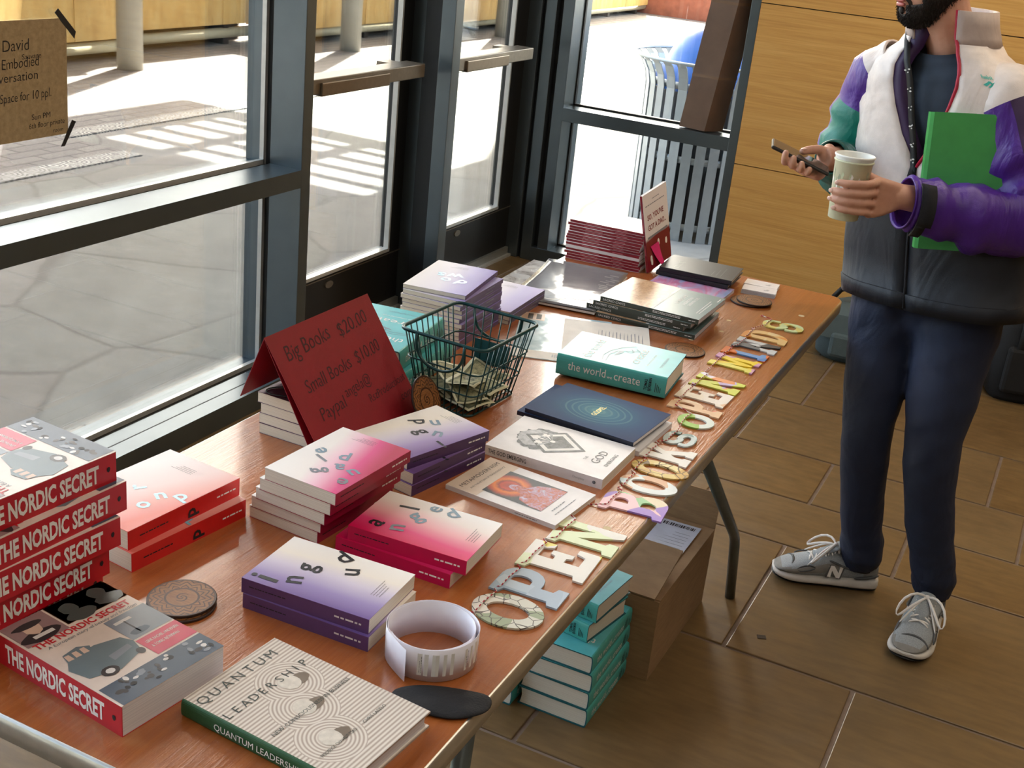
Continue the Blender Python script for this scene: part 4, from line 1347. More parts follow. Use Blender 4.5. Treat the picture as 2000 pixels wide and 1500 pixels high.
co = coaster()
P_ = [((-0.944, 1.1125, TZ + 0.004), 0, 'top engraved wooden coaster of the pair beside the near collage book'), ((-0.940, 1.107, TZ), 40, 'bottom engraved wooden coaster of the pair beside the near collage book, mostly its dark edge'),
      ((-0.690, 3.036, TZ + 0.004), 20, 'upper wooden coaster of the two overlapping ones beside the business cards'), ((-0.704, 3.030, TZ), 70, 'lower wooden coaster of the two overlapping ones beside the business cards'),
      ((-0.716, 2.553, TZ), 10, 'single wooden coaster lying in front of the civics stack')]
for i, (p, r, lb) in enumerate(P_):
    if i == 0:
        co.location, co['label'], co['group'] = p, lb, 'wooden coasters'
    else:
        dup(co, lb, p, (0, 0, rad(r)), 'wooden coasters')
lc = dup(co, 'wooden coaster leaning on the red price card next to the wire basket', (0, 0, 0), (0, 0, 0), 'wooden coasters')
lc.matrix_world = frame(Vector((-0.9905, 1.842, TZ + 0.0405)), (0.0, 1, 0), (-0.40, 0.0, 0.87)) 

# ---- wire basket with banknotes
M_WIRE = mat('green_coated_wire', (14, 62, 62), 0.3, 0.2, 0.1, 60)
bk_ = thing('wire_basket', 'dark green wire basket with folded handles holding banknotes', 'basket', (-0.982, 1.980, TZ))
LB = Matrix.Translation((0.982, -1.980, -TZ))
rim = [(-1.081, 1.885, 0.89), (-1.071, 2.097, 0.89), (-0.882, 2.088, 0.89), (-0.893, 1.874, 0.89)]
bot = [(-1.050, 1.905, TZ + 0.004), (-1.043, 2.072, TZ + 0.004), (-0.912, 2.068, TZ + 0.004), (-0.925, 1.897, TZ + 0.004)]


def lv(q):
    return [Vector(b).lerp(Vector(t), q) for b, t in zip(bot, rim)]


def loop(C4, r):
    out = []
    for k in range(4):
        a, b, c_ = C4[k - 1], C4[k], C4[(k + 1) % 4]
        p0, p1 = b + (a - b).normalized() * r, b + (c_ - b).normalized() * r
        for s in range(5):
            q = s / 4
            out.append(p0.lerp(b, q).lerp(b.lerp(p1, q), q))
    return out


MB().tube(loop(lv(1.0), 0.022), 0.0036, 8, 0, LB, True).obj('rim', M_WIRE, bk_)
w_ = MB()
for q, r in ((0.62, 0.0017), (0.30, 0.0017), (0.0, 0.0024)):
    w_.tube(loop(lv(q), 0.02), r, 6, 0, LB, True)
B4, T4 = lv(0), lv(1)
for k, n in ((0, 11), (1, 9), (2, 11), (3, 9)):
    for i in range(1, n):
        q = i / n
        w_.tube([T4[k].lerp(T4[(k + 1) % 4], q), B4[k].lerp(B4[(k + 1) % 4], q)], 0.0015, 5, 0, LB)
for i in range(1, 9):
    q = i / 9
    w_.tube([B4[1].lerp(B4[2], q), B4[0].lerp(B4[3], q)], 0.0014, 5, 0, LB)
w_.obj('wires', M_WIRE, bk_)
for k, q0, q1, dy in ((3, 0.22, 0.78, -0.002), (1, 0.20, 0.78, 0.002)):
    a, b = T4[k].lerp(T4[(k + 1) % 4], q0), T4[k].lerp(T4[(k + 1) % 4], q1)
    pts = []
    for s in range(17):
        t = math.pi * s / 16
        m0 = (a + b) / 2
        pts.append(m0 + (a - m0) * math.cos(t) ** 1 + Vector((0, (dy - 0.006 * (1 if dy < 0 else -1)) * 0.0 + dy * 2, -0.060 * math.sin(t) ** 0.7)))
    MB().tube(pts, 0.0030, 8, 0, LB).obj('handle', M_WIRE, bk_)
q0, q1 = 0.24, 0.74
pl_ = MB()
pa, pbb = lv(0.26), lv(0.58)
pl_.add([pa[1].lerp(pa[2], q0), pa[1].lerp(pa[2], q1), pbb[1].lerp(pbb[2], q1), pbb[1].lerp(pbb[2], q0)] + [x + Vector((0, 0.0012, 0)) for x in (pa[1].lerp(pa[2], q0), pa[1].lerp(pa[2], q1), pbb[1].lerp(pbb[2], q1), pbb[1].lerp(pbb[2], q0))],
        [(3, 2, 1, 0), (4, 5, 6, 7), (0, 1, 5, 4), (1, 2, 6, 5), (2, 3, 7, 6), (3, 0, 4, 7)], 0, LB)
pl_.obj('label_plate', mat('teal_plate', (8, 66, 70), 0.4), bk_)
g = G('banknote_print')
v = g.coord('Object')
sp = g.new('ShaderNodeSeparateXYZ')
g.l.new(v, sp.inputs[0])
axx, ayy = g.math('ABSOLUTE', sp.outputs[0]), g.math('ABSOLUTE', sp.outputs[1])
inn = g.math('MULTIPLY', g.math('LESS_THAN', axx, 0.068), g.math('LESS_THAN', ayy, 0.026))
frm = g.math('SUBTRACT', inn, g.math('MULTIPLY', g.math('LESS_THAN', axx, 0.063), g.math('LESS_THAN', ayy, 0.021)))
ov = g.math('LESS_THAN', g.math('ADD', g.math('POWER', g.math('DIVIDE', sp.outputs[0], 0.016), 2.0), g.math('POWER', g.math('DIVIDE', sp.outputs[1], 0.021), 2.0)), 1.0)
n1, n2 = g.noise(g.coord('Object', (30, 60, 1)), 2.2, 5, 0.7), g.noise(v, 260, 3)
c = g.mix(inn, (196, 190, 156), g.ramp(n1, [(0.35, (96, 100, 76)), (0.6, (172, 166, 128))]))
c = g.mix(g.math('MULTIPLY', frm, 0.7), c, (70, 78, 56))
c = g.mix(g.math('MULTIPLY', ov, 0.75), c, g.ramp(n2, [(0.4, (58, 62, 52)), (0.6, (150, 146, 120))]))
g.out(c, 0.65)
M_NOTE = g.m


def note(seed):
    r = random.Random(seed)
    a, b, c_, d_ = r.uniform(0.004, 0.010), r.uniform(5, 11), r.uniform(0, 6), r.uniform(0.002, 0.006)
    m = MB()
    curvy(m, None, 0.150, 0.064, lambda u, v: 0.012 + a * math.sin(u * b + c_) * 0.6 + d_ * math.sin(v * 4 + u * 3 + c_), nx=14, ny=8, thick=0.0004)
    m.poly([(-0.014, -0.022, 0.034), (0.014, -0.022, 0.034), (0.014, -0.022, 0.034)], 0, 0) if False else None
    o = m.obj('banknote', M_NOTE)
    return tag(o, 'crumpled greenish banknote lying in the wire basket', 'banknote', 'banknotes in the basket')


for k, (x, y, z, a, tx, ty) in enumerate(((-0.992, 1.975, 0.000, 10, 0, 0), (-0.980, 1.955, 0.005, -25, 3, 2), (-0.975, 2.005, 0.010, 70, 2, -4), (-0.990, 1.975, 0.015, 35, -3, 4), (-0.975, 1.985, 0.021, -8, 5, -3), (-0.985, 1.960, 0.026, -40, -4, 6), (-0.972, 1.995, 0.030, 95, 6, 3))):
    o = note(k + 3)
    o.location = (x, y, TZ + 0.004 + z)
    o.rotation_euler = (rad(tx), rad(ty), rad(a))

# ---- roll of stickers
g = G('waxed_paper')
g.out(g.ramp(g.noise(g.coord(), 20, 2), [(0.3, (222, 218, 230)), (0.7, (234, 232, 240))]), 0.3)
g.b.inputs['Subsurface Weight'].default_value = 0.15
g.b.inputs['Subsurface Radius'].default_value = (0.01, 0.01, 0.01)
M_WAX = g.m
ro = thing('sticker_roll', 'white roll of printed stickers standing open on the table', 'roll', (-0.606, 1.195, TZ))
s_ = MB()
N = 96
R_ = []
for k in range(N + 1):
    q = k / N
    a = -2.3 + q * 2 * math.pi * 2.12
    r = 0.0535 + 0.0045 * q + (0.003 * max(0, math.sin(a * 1.0 + 1.2)) if q > 0.5 else 0) + (0.010 * max(0, (q - 0.955) / 0.045) ** 2)
    sq = 1 + 0.02 * math.sin(2 * a)
    R_.append((r * sq * math.cos(a), r * math.sin(a), 0.002 * q))
V, F = [], []
for x, y, dz in R_:
    e = 1 + 0.0005 / math.hypot(x, y)
    V += [(x, y, dz), (x * 1.012, y * 1.012, 0.047 + dz), (x * e, y * e, dz), (x * 1.012 * e, y * 1.012 * e, 0.047 + dz)]
for k in range(N):
    a, b = 4 * k, 4 * k + 4
    F += [(a, a + 1, b + 1, b), (a + 2, b + 2, b + 3, a + 3), (a + 1, a + 3, b + 3, b + 1), (a, b, b + 2, a + 2)]
s_.add(V, F, 0, None, True)
s_.obj('paper_strip', M_WAX, ro)
M_STK = mat('sticker_face', (230, 230, 226), 0.45)
for k in range(5):
    sm = MB()
    n0 = N - 6 - k * 8

    def on(u, z, e):
        i = n0 - u * 6
        j = int(math.floor(i))
        A, B_ = Vector(R_[j]), Vector(R_[min(j + 1, N)])
        p = A.lerp(B_, i - j)
        k2 = (1 + 0.012 * z / 0.047) * (1 + (0.0005 + e) / p.length)
        return (p.x * k2, p.y * k2, z + p.z)
    for i in range(4):
        a, b = i / 4, (i + 1) / 4
        sm.add([on(a, 0.008, 0.0002), on(b, 0.008, 0.0002), on(b, 0.040, 0.0002), on(a, 0.040, 0.0002)], [(0, 1, 2, 3)], 0)
    r = random.Random(k)
    for i, u in enumerate((0.88, 0.93)):
        zz = 0.012
        while zz < (0.034 if i < 1 else 0.028):
            e = zz + r.uniform(0.001, 0.004)
            sm.add([on(u, zz, 0.0004), on(u + 0.014, zz, 0.0004), on(u + 0.014, e, 0.0004), on(u, e, 0.0004)], [(0, 1, 2, 3)], 1)
            zz = e + 0.001
    sm.obj('sticker', [M_STK, M_GREYINK], ro)

# ---- black cloth strip
cl = [(-0.612, 1.100), (-0.585, 1.130), (-0.550, 1.148), (-0.519, 1.158), (-0.495, 1.163), (-0.484, 1.132), (-0.5, 1.109), (-0.515, 1.093), (-0.543, 1.084), (-0.570, 1.083), (-0.596, 1.088)]
top = [(-0.545 + (x + 0.545) * 0.95, 1.12 + (y - 1.12) * 0.88, TZ + 0.0065 + 0.002 * math.sin(x * 160)) for x, y in cl]
m = MB().loft([[(x, y, TZ + 0.0005) for x, y in cl], [(x, y, TZ + 0.004) for x, y in cl], top, [(-0.545 + (x + 0.545) * 0.5, 1.118 + (y - 1.118) * 0.4, z + 0.003) for x, y, z in top]], 0)
m_o = m.obj('cloth_strip', mat('black_fabric', (26, 26, 30), 0.8, bump=0.4, bs=300))
q_ = m_o.modifiers.new('soft', 'SUBSURF')
q_.levels = q_.render_levels = 2
tag(m_o, 'folded black cloth strip hanging to the table edge in front of the sticker roll', 'cloth')

# ---- magazines and loose prints
def glossy(name, cols, sc, bumpy, rough=0.12):
    g = G(name)
    n1 = g.noise(g.coord('Object', (1, 1, 1)), sc, 5, 0.65, 0.8)
    g.out(g.ramp(n1, cols), rough, spec=0.6)
    g.bump(g.noise(g.coord(), 14, 2), bumpy, 0.01)
    return g.m


M_MAG1 = glossy('grey_magazine_gloss', [(0.3, (112, 112, 116)), (0.7, (128, 126, 130))], 6, 0.10)
M_MAG2 = glossy('sketch_magazine_gloss', [(0.35, (118, 112, 108)), (0.5, (176, 172, 168)), (0.65, (206, 202, 198))], 22, 0.10)
M_MAG3 = glossy('blue_print_gloss', [(0.3, (150, 176, 186)), (0.5, (184, 208, 216)), (0.7, (206, 220, 226))], 12, 0.14, 0.14)
M_PAPER = mat('newsprint', (220, 214, 206), 0.6)
M_PUTTY = mat('putty_grey_ink', (150, 148, 148), 0.25)
M_ROSE = mat('dusty_rose_ink', (176, 150, 156), 0.25)
mg = thing('magazine', 'large grey glossy magazine with curled edges behind the low lilac pile', 'magazine', (-1.108, 2.790, TZ + 0.0074), (0, 0, rad(8)))
m = MB()
fz = lambda u, v: 0.002 + 0.010 * max(0, v - 0.6) ** 2 * 6 + 0.010 * max(0, 0.25 - v) * (u) * 1.6
curvy(m, None, 0.222, 0.350, fz, nx=14, ny=18, thick=0.0006)


def onmag(pts, mi, dz=0.0011):
    m.add([(x, y, fz(x / 0.222 + 0.5, y / 0.35 + 0.5) + dz) for x, y in pts], [list(range(len(pts)))], mi)


ell = lambda cx, cy, rx, ry, n=24: [(cx + rx * math.cos(2 * math.pi * k / n), cy + ry * math.sin(2 * math.pi * k / n)) for k in range(n)]
onmag(ell(-0.03, -0.105, 0.052, 0.042), 1, 0.0010)
onmag(ell(-0.03, -0.105, 0.044, 0.035), 0, 0.0014)
onmag(ell(0.045, -0.060, 0.036, 0.045), 2, 0.0011)
r = random.Random(9)
for k in range(9):
    x, y = 0.082 + r.uniform(-0.012, 0.012), 0.02 + k * 0.014
    onmag([(x - 0.012, y), (x + 0.012, y), (x + 0.012, y + 0.006), (x - 0.012, y + 0.006)], 1)
m.obj('front_cover', [M_MAG1, M_PUTTY, M_ROSE], mg)
MB().box(-0.110, 0.110, -0.174, 0.174, -0.0034, 0.0016).obj('pages', M_PAPER, mg)
mg = thing('magazine', 'pale sketch-covered magazine sticking past the window side of the table', 'magazine', (-1.178, 2.846, TZ + 0.0), (0, 0, rad(3)))
MB().box(-0.105, 0.105, -0.115, 0.115, 0, 0.0030).obj('pages', M_PAPER, mg)
m = MB()
m.box(-0.1052, 0.1052, -0.1152, 0.1152, 0.0030, 0.0035, 0)
for a, b, c_ in ((-0.07, -0.05, 0.03), (-0.04, 0.02, 0.035), (0.01, 0.07, 0.025)):
    m.poly(ell(a, b, c_, c_ * 0.7), 0.0036, 1)
m.obj('front_cover', [M_MAG2, M_PUTTY], mg)
pr = thing('magazine', 'pale blue glossy magazine between the basket and the thick teal book', 'magazine', (-0.968, 2.435, TZ), (0, 0, rad(21.3)))
MB().box(-0.108, 0.108, -0.152, 0.152, 0, 0.0020).obj('pages', M_PAPER, pr)
m = MB()
m.box(-0.1085, 0.1085, -0.1525, 0.1525, 0.0020, 0.0024, 0)
m.poly([(-0.105, 0.10), (-0.05, 0.10), (-0.05, 0.150), (-0.105, 0.150)], 0.0026, 1)
m.poly([(-0.09, 0.105), (-0.078, 0.105), (-0.078, 0.145), (-0.09, 0.145)], 0.0027, 2)
m.poly([(-0.07, 0.108), (-0.058, 0.108), (-0.058, 0.145), (-0.07, 0.145)], 0.0027, 2)
m.poly([(-0.107, -0.151), (0.107, -0.151), (0.107, -0.105), (-0.107, -0.105)], 0.0026, 4)
for k in range(5):
    m.poly([(-0.02 + k * 0.005, -0.136), (-0.017 + k * 0.005, -0.136), (-0.017 + k * 0.005, -0.118), (-0.02 + k * 0.005, -0.118)], 0.0027, 3)
m.poly([(0.0, -0.06), (0.04, -0.055), (0.04, -0.05), (0.0, -0.055)], 0.0026, 5)
m.obj('front_cover', [M_MAG3, mat('tan_photo', (190, 160, 138), 0.3), M_INK, M_GREYINK, M_PAPER, M_ROSE], pr)
m = MB().box(-0.10, 0.10, -0.13, 0.13, 0, 0.0007, 0)
r = random.Random(2)
for k in range(13):
    x = -0.02 + k * 0.0085
    m.poly([(x, -0.11 + r.uniform(0, 0.06)), (x + 0.0022, -0.11), (x + 0.0022, 0.075), (x, 0.075 - r.uniform(0, 0.05))], 0.0009, 1)
tag(m.obj('leaflet', [M_PAPER, M_GREYINK], None, (-0.880, 2.478, TZ + 0.0028), (0, 0, rad(21.8))), 'white printed leaflet peeking out behind the thick teal book', 'leaflet')
tag(MB().box(-0.06, 0.06, -0.05, 0.05, 0, 0.0012).obj('leaflet', M_PAPER, None, (-0.842, 2.395, TZ + 0.0036), (0, 0, rad(5))), 'small white leaflet stack edge tucked under the right of the thick teal book', 'leaflet')
cd = MB()
r = random.Random(4)
for k in range(20):
    dx_, dy_ = r.uniform(-0.0012, 0.0012), r.uniform(-0.0012, 0.0012)
    cd.box(-0.0445 + dx_, 0.0445 + dx_, -0.0255 + dy_, 0.0255 + dy_, k * 0.0006, k * 0.0006 + 0.0005, 0)
cd.poly([(0.012, -0.008), (0.024, -0.008), (0.024, -0.004), (0.012, -0.004)], 0.0123, 1)
cd.poly([(0.018, 0.0), (0.026, 0.0), (0.026, 0.003), (0.018, 0.003)], 0.0123, 1)
cdo = tag(cd.obj('business_cards', [M_WCOV, M_GREYINK], None, (-0.703, 3.130, TZ), (0, 0, rad(9))), 'near pile of white business cards at the far table end', 'cards', 'card piles')
dup(cdo, 'far pile of white business cards at the far table end', (-0.712, 3.184, TZ), (0, 0, rad(5)), 'card piles')

# ================================================================ LETTER GARLAND
def arc(cx, cy, rx, ry, a0, a1, n=8):
    return [(cx + rx * math.cos(rad(a0 + (a1 - a0) * k / n)), cy + ry * math.sin(rad(a0 + (a1 - a0) * k / n))) for k in range(n + 1)]


def shape(ch):
    if ch == 'I':
        return [[(0, 0), (1, 0), (1, .15), (.70, .19), (.70, .81), (1, .85), (1, 1), (0, 1), (0, .85), (.30, .81), (.30, .19), (0, .15)]]
    if ch == 'E':
        return [[(0, 0), (1, 0), (1, .33), (.86, .33), (.80, .19), (.46, .19), (.46, .42), (.60, .42), (.64, .34), (.76, .34), (.76, .66), (.64, .66), (.60, .58), (.46, .58), (.46, .81), (.76, .81), (.84, .67), (.97, .67), (.97, 1), (0, 1), (0, .86), (.14, .82), (.14, .18), (0, .14)]]
    if ch == 'P':
        return [[(0, 0), (.62, 0), (.62, .15), (.46, .19), (.46, .38)] + arc(.62, .69, .38, .31, -90, 90) + [(0, 1), (0, .86), (.13, .82), (.13, .19), (0, .15)], [(.46, .54)] + arc(.58, .69, .13, .15, -90, 90)[::1] + [(.46, .84)]]
    if ch == 'N':
        return [[(0, 0), (.42, 0), (.42, .14), (.33, .18), (.33, .62), (.70, 0), (.88, 0), (.88, .82), (1, .86), (1, 1), (.58, 1), (.58, .86), (.67, .82), (.67, .42), (.34, 1), (0, 1), (0, .86), (.12, .82), (.12, .18), (0, .14)]]
    if ch == 'M':
        return [[(0, 0), (.36, 0), (.36, .14), (.29, .18), (.29, .62), (.45, .12), (.55, .12), (.71, .62), (.71, .18), (.64, .14), (.64, 0), (1, 0), (1, .14), (.91, .18), (.91, .82), (1, .86), (1, 1), (.70, 1), (.50, .46), (.30, 1), (0, 1), (0, .86), (.09, .82), (.09, .18), (0, .14)]]
    if ch == 'B':
        return [[(0, 0)] + arc(.64, .27, .36, .27, -90, 62) + arc(.60, .75, .33, .25, -55, 90) + [(0, 1), (0, .87), (.13, .83), (.13, .17), (0, .13)], [(.42, .17)] + arc(.56, .29, .14, .12, -90, 90) + [(.42, .41)], [(.42, .60)] + arc(.54, .72, .12, .11, -90, 90) + [(.42, .83)]]
    if ch == 'D':
        return [[(0, 0)] + arc(.46, .5, .54, .5, -90, 90, 14) + [(0, 1), (0, .86), (.13, .82), (.13, .18), (0, .14)], [(.42, .19)] + arc(.46, .5, .24, .31, -90, 90, 10) + [(.42, .81)]]
    if ch == 'K':
        return [[(0, 0), (.46, 0), (.46, .14), (.40, .18), (.40, .34), (.50, .45), (.66, .18), (.60, .14), (.60, 0), (1, 0), (1, .14), (.92, .18), (.64, .60), (.80, .82), (.92, .86), (.92, 1), (.56, 1), (.56, .86), (.60, .84), (.40, .58), (.40, .82), (.46, .86), (.46, 1), (0, 1), (0, .86), (.12, .82), (.12, .18), (0, .14)]]
    if ch == 'O':
        return [arc(.5, .5, .5, .5, 0, 345, 23), arc(.5, .5, .235, .30, 0, 345, 23)]
    if ch == 'S':
        c = arc(.5, .74, .36, .15, -10, 180, 10)[0:] + arc(.5, .66, .36, .20, 185, 265, 6) + arc(.5, .34, .36, .18, 85, 0, 7) + arc(.5, .26, .36, .15, -5, -190, 10)
        c = [(.86, .60)] + c + [(.14, .42)]
        L_, R2 = [], []
        for k, p in enumerate(c):
            a, b = c[max(k - 1, 0)], c[min(k + 1, len(c) - 1)]
            tx, ty = b[0] - a[0], b[1] - a[1]
            q = math.hypot(tx, ty)
            nx, ny = -ty / q, tx / q
            w = .092 if 4 < k < len(c) - 5 else .078
            L_.append((p[0] + nx * w * 1.05, p[1] + ny * w * .9))
            R2.append((p[0] - nx * w * 1.05, p[1] - ny * w * .9))
        return [L_ + R2[::-1]]


def cut(ch, w, h, t):
    cu = bpy.data.curves.new('c', 'CURVE')
    cu.dimensions = '2D'
    cu.fill_mode = 'BOTH'
    cu.extrude = t / 2 - 0.0003
    cu.bevel_depth = 0.0003
    cu.bevel_resolution = 1
    for L_ in shape(ch):
        sp = cu.splines.new('POLY')
        sp.points.add(len(L_) - 1)
        for p, (x, y) in zip(sp.points, L_):
            p.co = ((x - 0.5) * w, (y - 0.5) * h, 0, 1)
        sp.use_cyclic_u = True
    o = bpy.data.objects.new('c', cu)
    COL.objects.link(o)
    dg = bpy.context.evaluated_depsgraph_get()
    dg.update()
    me = o.evaluated_get(dg).to_mesh()
    V, F = [tuple(v.co) for v in me.vertices], [tuple(p.vertices) for p in me.polygons]
    o.evaluated_get(dg).to_mesh_clear()
    bpy.data.objects.remove(o)
    bpy.data.curves.remove(cu)
    return V, F


def painted(name, pal, sc, seed, line=None):
    g = G(name)
    v = g.coord('Object', (1, 1, 1), (0, 0, rad(seed * 37 % 90)), (seed * 0.37, seed * 0.11, 0))
    w = g.new('ShaderNodeTexNoise')
    g.set(w, 'Vector', v)
    w.inputs['Scale'].default_value = 18
    wv = g.new('ShaderNodeMix', data_type='VECTOR')
    g.set(wv, 0, 0.02)
    g.set(wv, 4, v)
    g.set(wv, 5, w.outputs['Color'])
    vo = g.new('ShaderNodeTexVoronoi')
    g.set(vo, 'Vector', wv.outputs[1])
    vo.inputs['Scale'].default_value = sc
    s = g.new('ShaderNodeSeparateColor')
    g.l.new(vo.outputs['Color'], s.inputs[0])
    n = len(pal)
    c = g.ramp(s.outputs[0], [((k + 0.0) / n, p) for k, p in enumerate(pal)], 'CONSTANT')
    if line:
        d = g.voro(wv.outputs[1], line[1], 'DISTANCE_TO_EDGE')
        c = g.mix(g.math('LESS_THAN', d, 0.035), c, line[0])
    g.out(c, 0.42)
    return g.m


W_ = (232, 228, 220)
LET = [('O', -0.620, -0.516, 1.305, 1.388, [(206, 204, 190), (214, 190, 120), (150, 160, 130), (222, 214, 200)], 22, ((84, 78, 72), 60), -4, 'grey-green painted letter O with pen lines, nearest letter of the garland'),
       ('P', -0.620, -0.514, 1.388, 1.466, [(150, 170, 190), (176, 192, 206), (164, 180, 196)], 26, None, -2, 'pale slate blue letter P of the garland'),
       ('E', -0.620, -0.512, 1.472, 1.560, [W_, (232, 220, 110), (222, 232, 196), W_, (224, 232, 216)], 16, None, -3, 'white and yellow letter E in the first garland word, beside the slate blue P'),
       ('N', -0.613, -0.505, 1.568, 1.658, [W_, W_, (222, 232, 190), W_], 18, None, -3, 'mostly white letter N at the end of the first garland word'),
       ('B', -0.590, -0.482, 1.722, 1.800, [(232, 218, 186), (240, 196, 200), (156, 204, 150), (160, 126, 200), (226, 206, 160)], 20, None, -6, 'pastel patchwork letter B hanging just over the table edge'),
       ('O', -0.594, -0.492, 1.812, 1.878, [(222, 228, 226), (196, 220, 226), (220, 176, 140), (226, 230, 226)], 22, None, -5, 'white and light blue letter O next to the patchwork B'),
       ('O', -0.600, -0.495, 1.886, 1.948, [(222, 196, 120), (206, 166, 90), (228, 210, 150)], 26, ((120, 96, 60), 40), -3, 'yellow-gold letter O between the light blue O and the K'),
       ('K', -0.603, -0.512, 1.952, 2.024, [W_, W_, (236, 190, 40), W_], 14, None, -1, 'white letter K with a yellow foot'),
       ('S', -0.594, -0.530, 2.034, 2.104, [(120, 146, 142), (148, 172, 170), (196, 208, 206)], 18, None, 0, 'grey-teal letter S half under the blue booklets corner'),
       ('O', -0.600, -0.528, 2.136, 2.206, [(150, 190, 84), (222, 228, 220), (216, 224, 214), (226, 206, 60)], 18, None, -3, 'green and white letter O at the start of the second OPEN'),
       ('P', -0.640, -0.532, 2.212, 2.266, [(224, 134, 50), (232, 206, 170), (206, 40, 24), (228, 190, 150)], 18, None, -2, 'orange and red letter P'),
       ('E', -0.644, -0.540, 2.272, 2.350, [(232, 222, 206), (234, 226, 216), (226, 186, 150)], 16, None, 1, 'cream letter E of the second OPEN'),
       ('N', -0.642, -0.538, 2.358, 2.442, [(196, 176, 214), (206, 212, 90), (228, 220, 232), (224, 146, 90)], 22, None, 2, 'lilac, lime and white letter N'),
       ('M', -0.648, -0.546, 2.508, 2.592, [(236, 206, 40), (226, 214, 96), (206, 150, 180), (232, 190, 20)], 18, None, 1, 'yellow letter M of the last garland word'),
       ('I', -0.647, -0.544, 2.602, 2.646, [(72, 122, 184), (96, 146, 200), (214, 106, 30)], 18, None, 0, 'blue letter I with an orange foot'),
       ('N', -0.640, -0.538, 2.664, 2.738, [(50, 54, 58), (96, 100, 104), (206, 206, 204), (60, 66, 72)], 20, None, 0, 'charcoal and white letter N'),
       ('D', -0.642, -0.536, 2.744, 2.818, [(232, 190, 120), (226, 146, 50), (236, 206, 150)], 20, None, -2, 'orange and cream letter D'),
       ('S', -0.628, -0.522, 2.856, 2.926, [(222, 206, 110), (206, 218, 160), (186, 214, 180)], 20, None, -4, 'yellow and mint letter S, the farthest letter of the garland')]
strp = []
for k, (ch, xt, xb, ya, yb, pal, sc, ln, tilt, lb) in enumerate(LET):
    V, F = cut(ch, yb - ya, xb - xt, 0.0034)
    m = MB().add(V, F, 0, None, False)
    M0 = frame(((xt + xb) / 2, (ya + yb) / 2, TZ + 0.0021), (math.sin(rad(-tilt)) * -1, math.cos(rad(tilt)), 0), (-math.cos(rad(tilt)), math.sin(rad(tilt)), 0))
    o = m.obj('garland_letter', [painted('painted_letter', pal, sc, k + 1, ln)])
    o.matrix_world = M0
    tag(o, lb, 'letter', 'letters of the garland')
    strp += [(xt + 0.016, ya + 0.008, TZ + 0.0055), (xt + 0.014, (ya + yb) / 2, TZ + 0.0052), (xt + 0.017, yb - 0.008, TZ + 0.0055)]
    if ch != 'S':
        strp.append((xt + 0.006, yb + 0.004, TZ + 0.0016))
strp = [(-0.64, 1.288, TZ + 0.0016), (-0.628, 1.297, TZ + 0.002)] + strp + [(-0.625, 2.934, TZ + 0.002), (-0.645, 2.940, TZ + 0.0016), (-0.640, 2.948, TZ + 0.0016)]
i4 = 2 + 4 * 4
strp[i4 - 1:i4] = [(-0.63, 1.672, TZ + 0.0016), (-0.645, 1.700, TZ + 0.0016), (-0.628, 1.722, TZ + 0.0016), (-0.600, 1.716, TZ + 0.0016)]
g = G('candy_stripe_string')
wv = g.new('ShaderNodeTexWave', wave_type='BANDS', bands_direction='DIAGONAL')
g.set(wv, 'Vector', g.coord())
wv.inputs['Scale'].default_value = 55
g.out(g.ramp(wv.outputs['Fac'], [(0.45, (176, 24, 48)), (0.55, (232, 222, 214))]), 0.7)
sm = []
for a, b in zip(strp, strp[1:]):
    A, B_ = Vector(a), Vector(b)
    n = max(1, int((B_ - A).length / 0.012))
    sm += [A.lerp(B_, q / n) for q in range(n)]
sm.append(Vector(strp[-1]))
tag(MB().tube(sm, 0.0010, 6).obj('garland_string', g.m), 'red and white twisted string threading the painted letters together', 'string')

# ================================================================ FLOOR AND SURROUNDINGS
g = G('corrugated_card')
n1 = g.noise(g.coord('Object', (8, 8, 60)), 2, 4, 0.6)
n2 = g.noise(g.coord(), 6, 3)
c = g.ramp(n2, [(0.3, (132, 104, 74)), (0.7, (160, 128, 92))])
g.out(g.mix(0.25, c, g.ramp(n1, [(0.35, (112, 86, 60)), (0.65, (172, 142, 104))])), 0.75)
M_CARTON = g.m
M_TAPE = mat('clear_brown_tape', (134, 104, 74), 0.22)
cx = thing('carton', 'open brown cardboard box with a shipping label on the floor under the table', 'box', (-0.87, 2.555, 0))
LC = Matrix.Translation((0.87, -2.555, 0))
m = MB()
x0, x1, ya, yb, h = -1.12, -0.622, 2.347, 2.765, 0.212
m.box(x0, x1, ya, yb, 0.0, 0.005, 0, LC)
m.box(x0, x1, ya, ya + 0.005, 0.005, h, 0, LC)
m.box(x0, x1, yb - 0.005, yb, 0.005, h, 0, LC)
m.box(x0, x0 + 0.005, ya + 0.005, yb - 0.005, 0.005, h, 0, LC)
m.box(x1 - 0.005, x1, ya + 0.005, yb - 0.005, 0.005, h, 0, LC)
m.obj('box_body', M_CARTON, cx)


def flap(o, xd, yd, w, d, name='flap', mt=M_CARTON, extra=None):
    f = MB().box(0, w, 0, d, -0.002, 0.002, 0, LC @ frame(o, xd, yd))
    if extra:
        extra(f, LC @ frame(o, xd, yd))
    return f.obj(name, [mt, M_TAPE], cx)


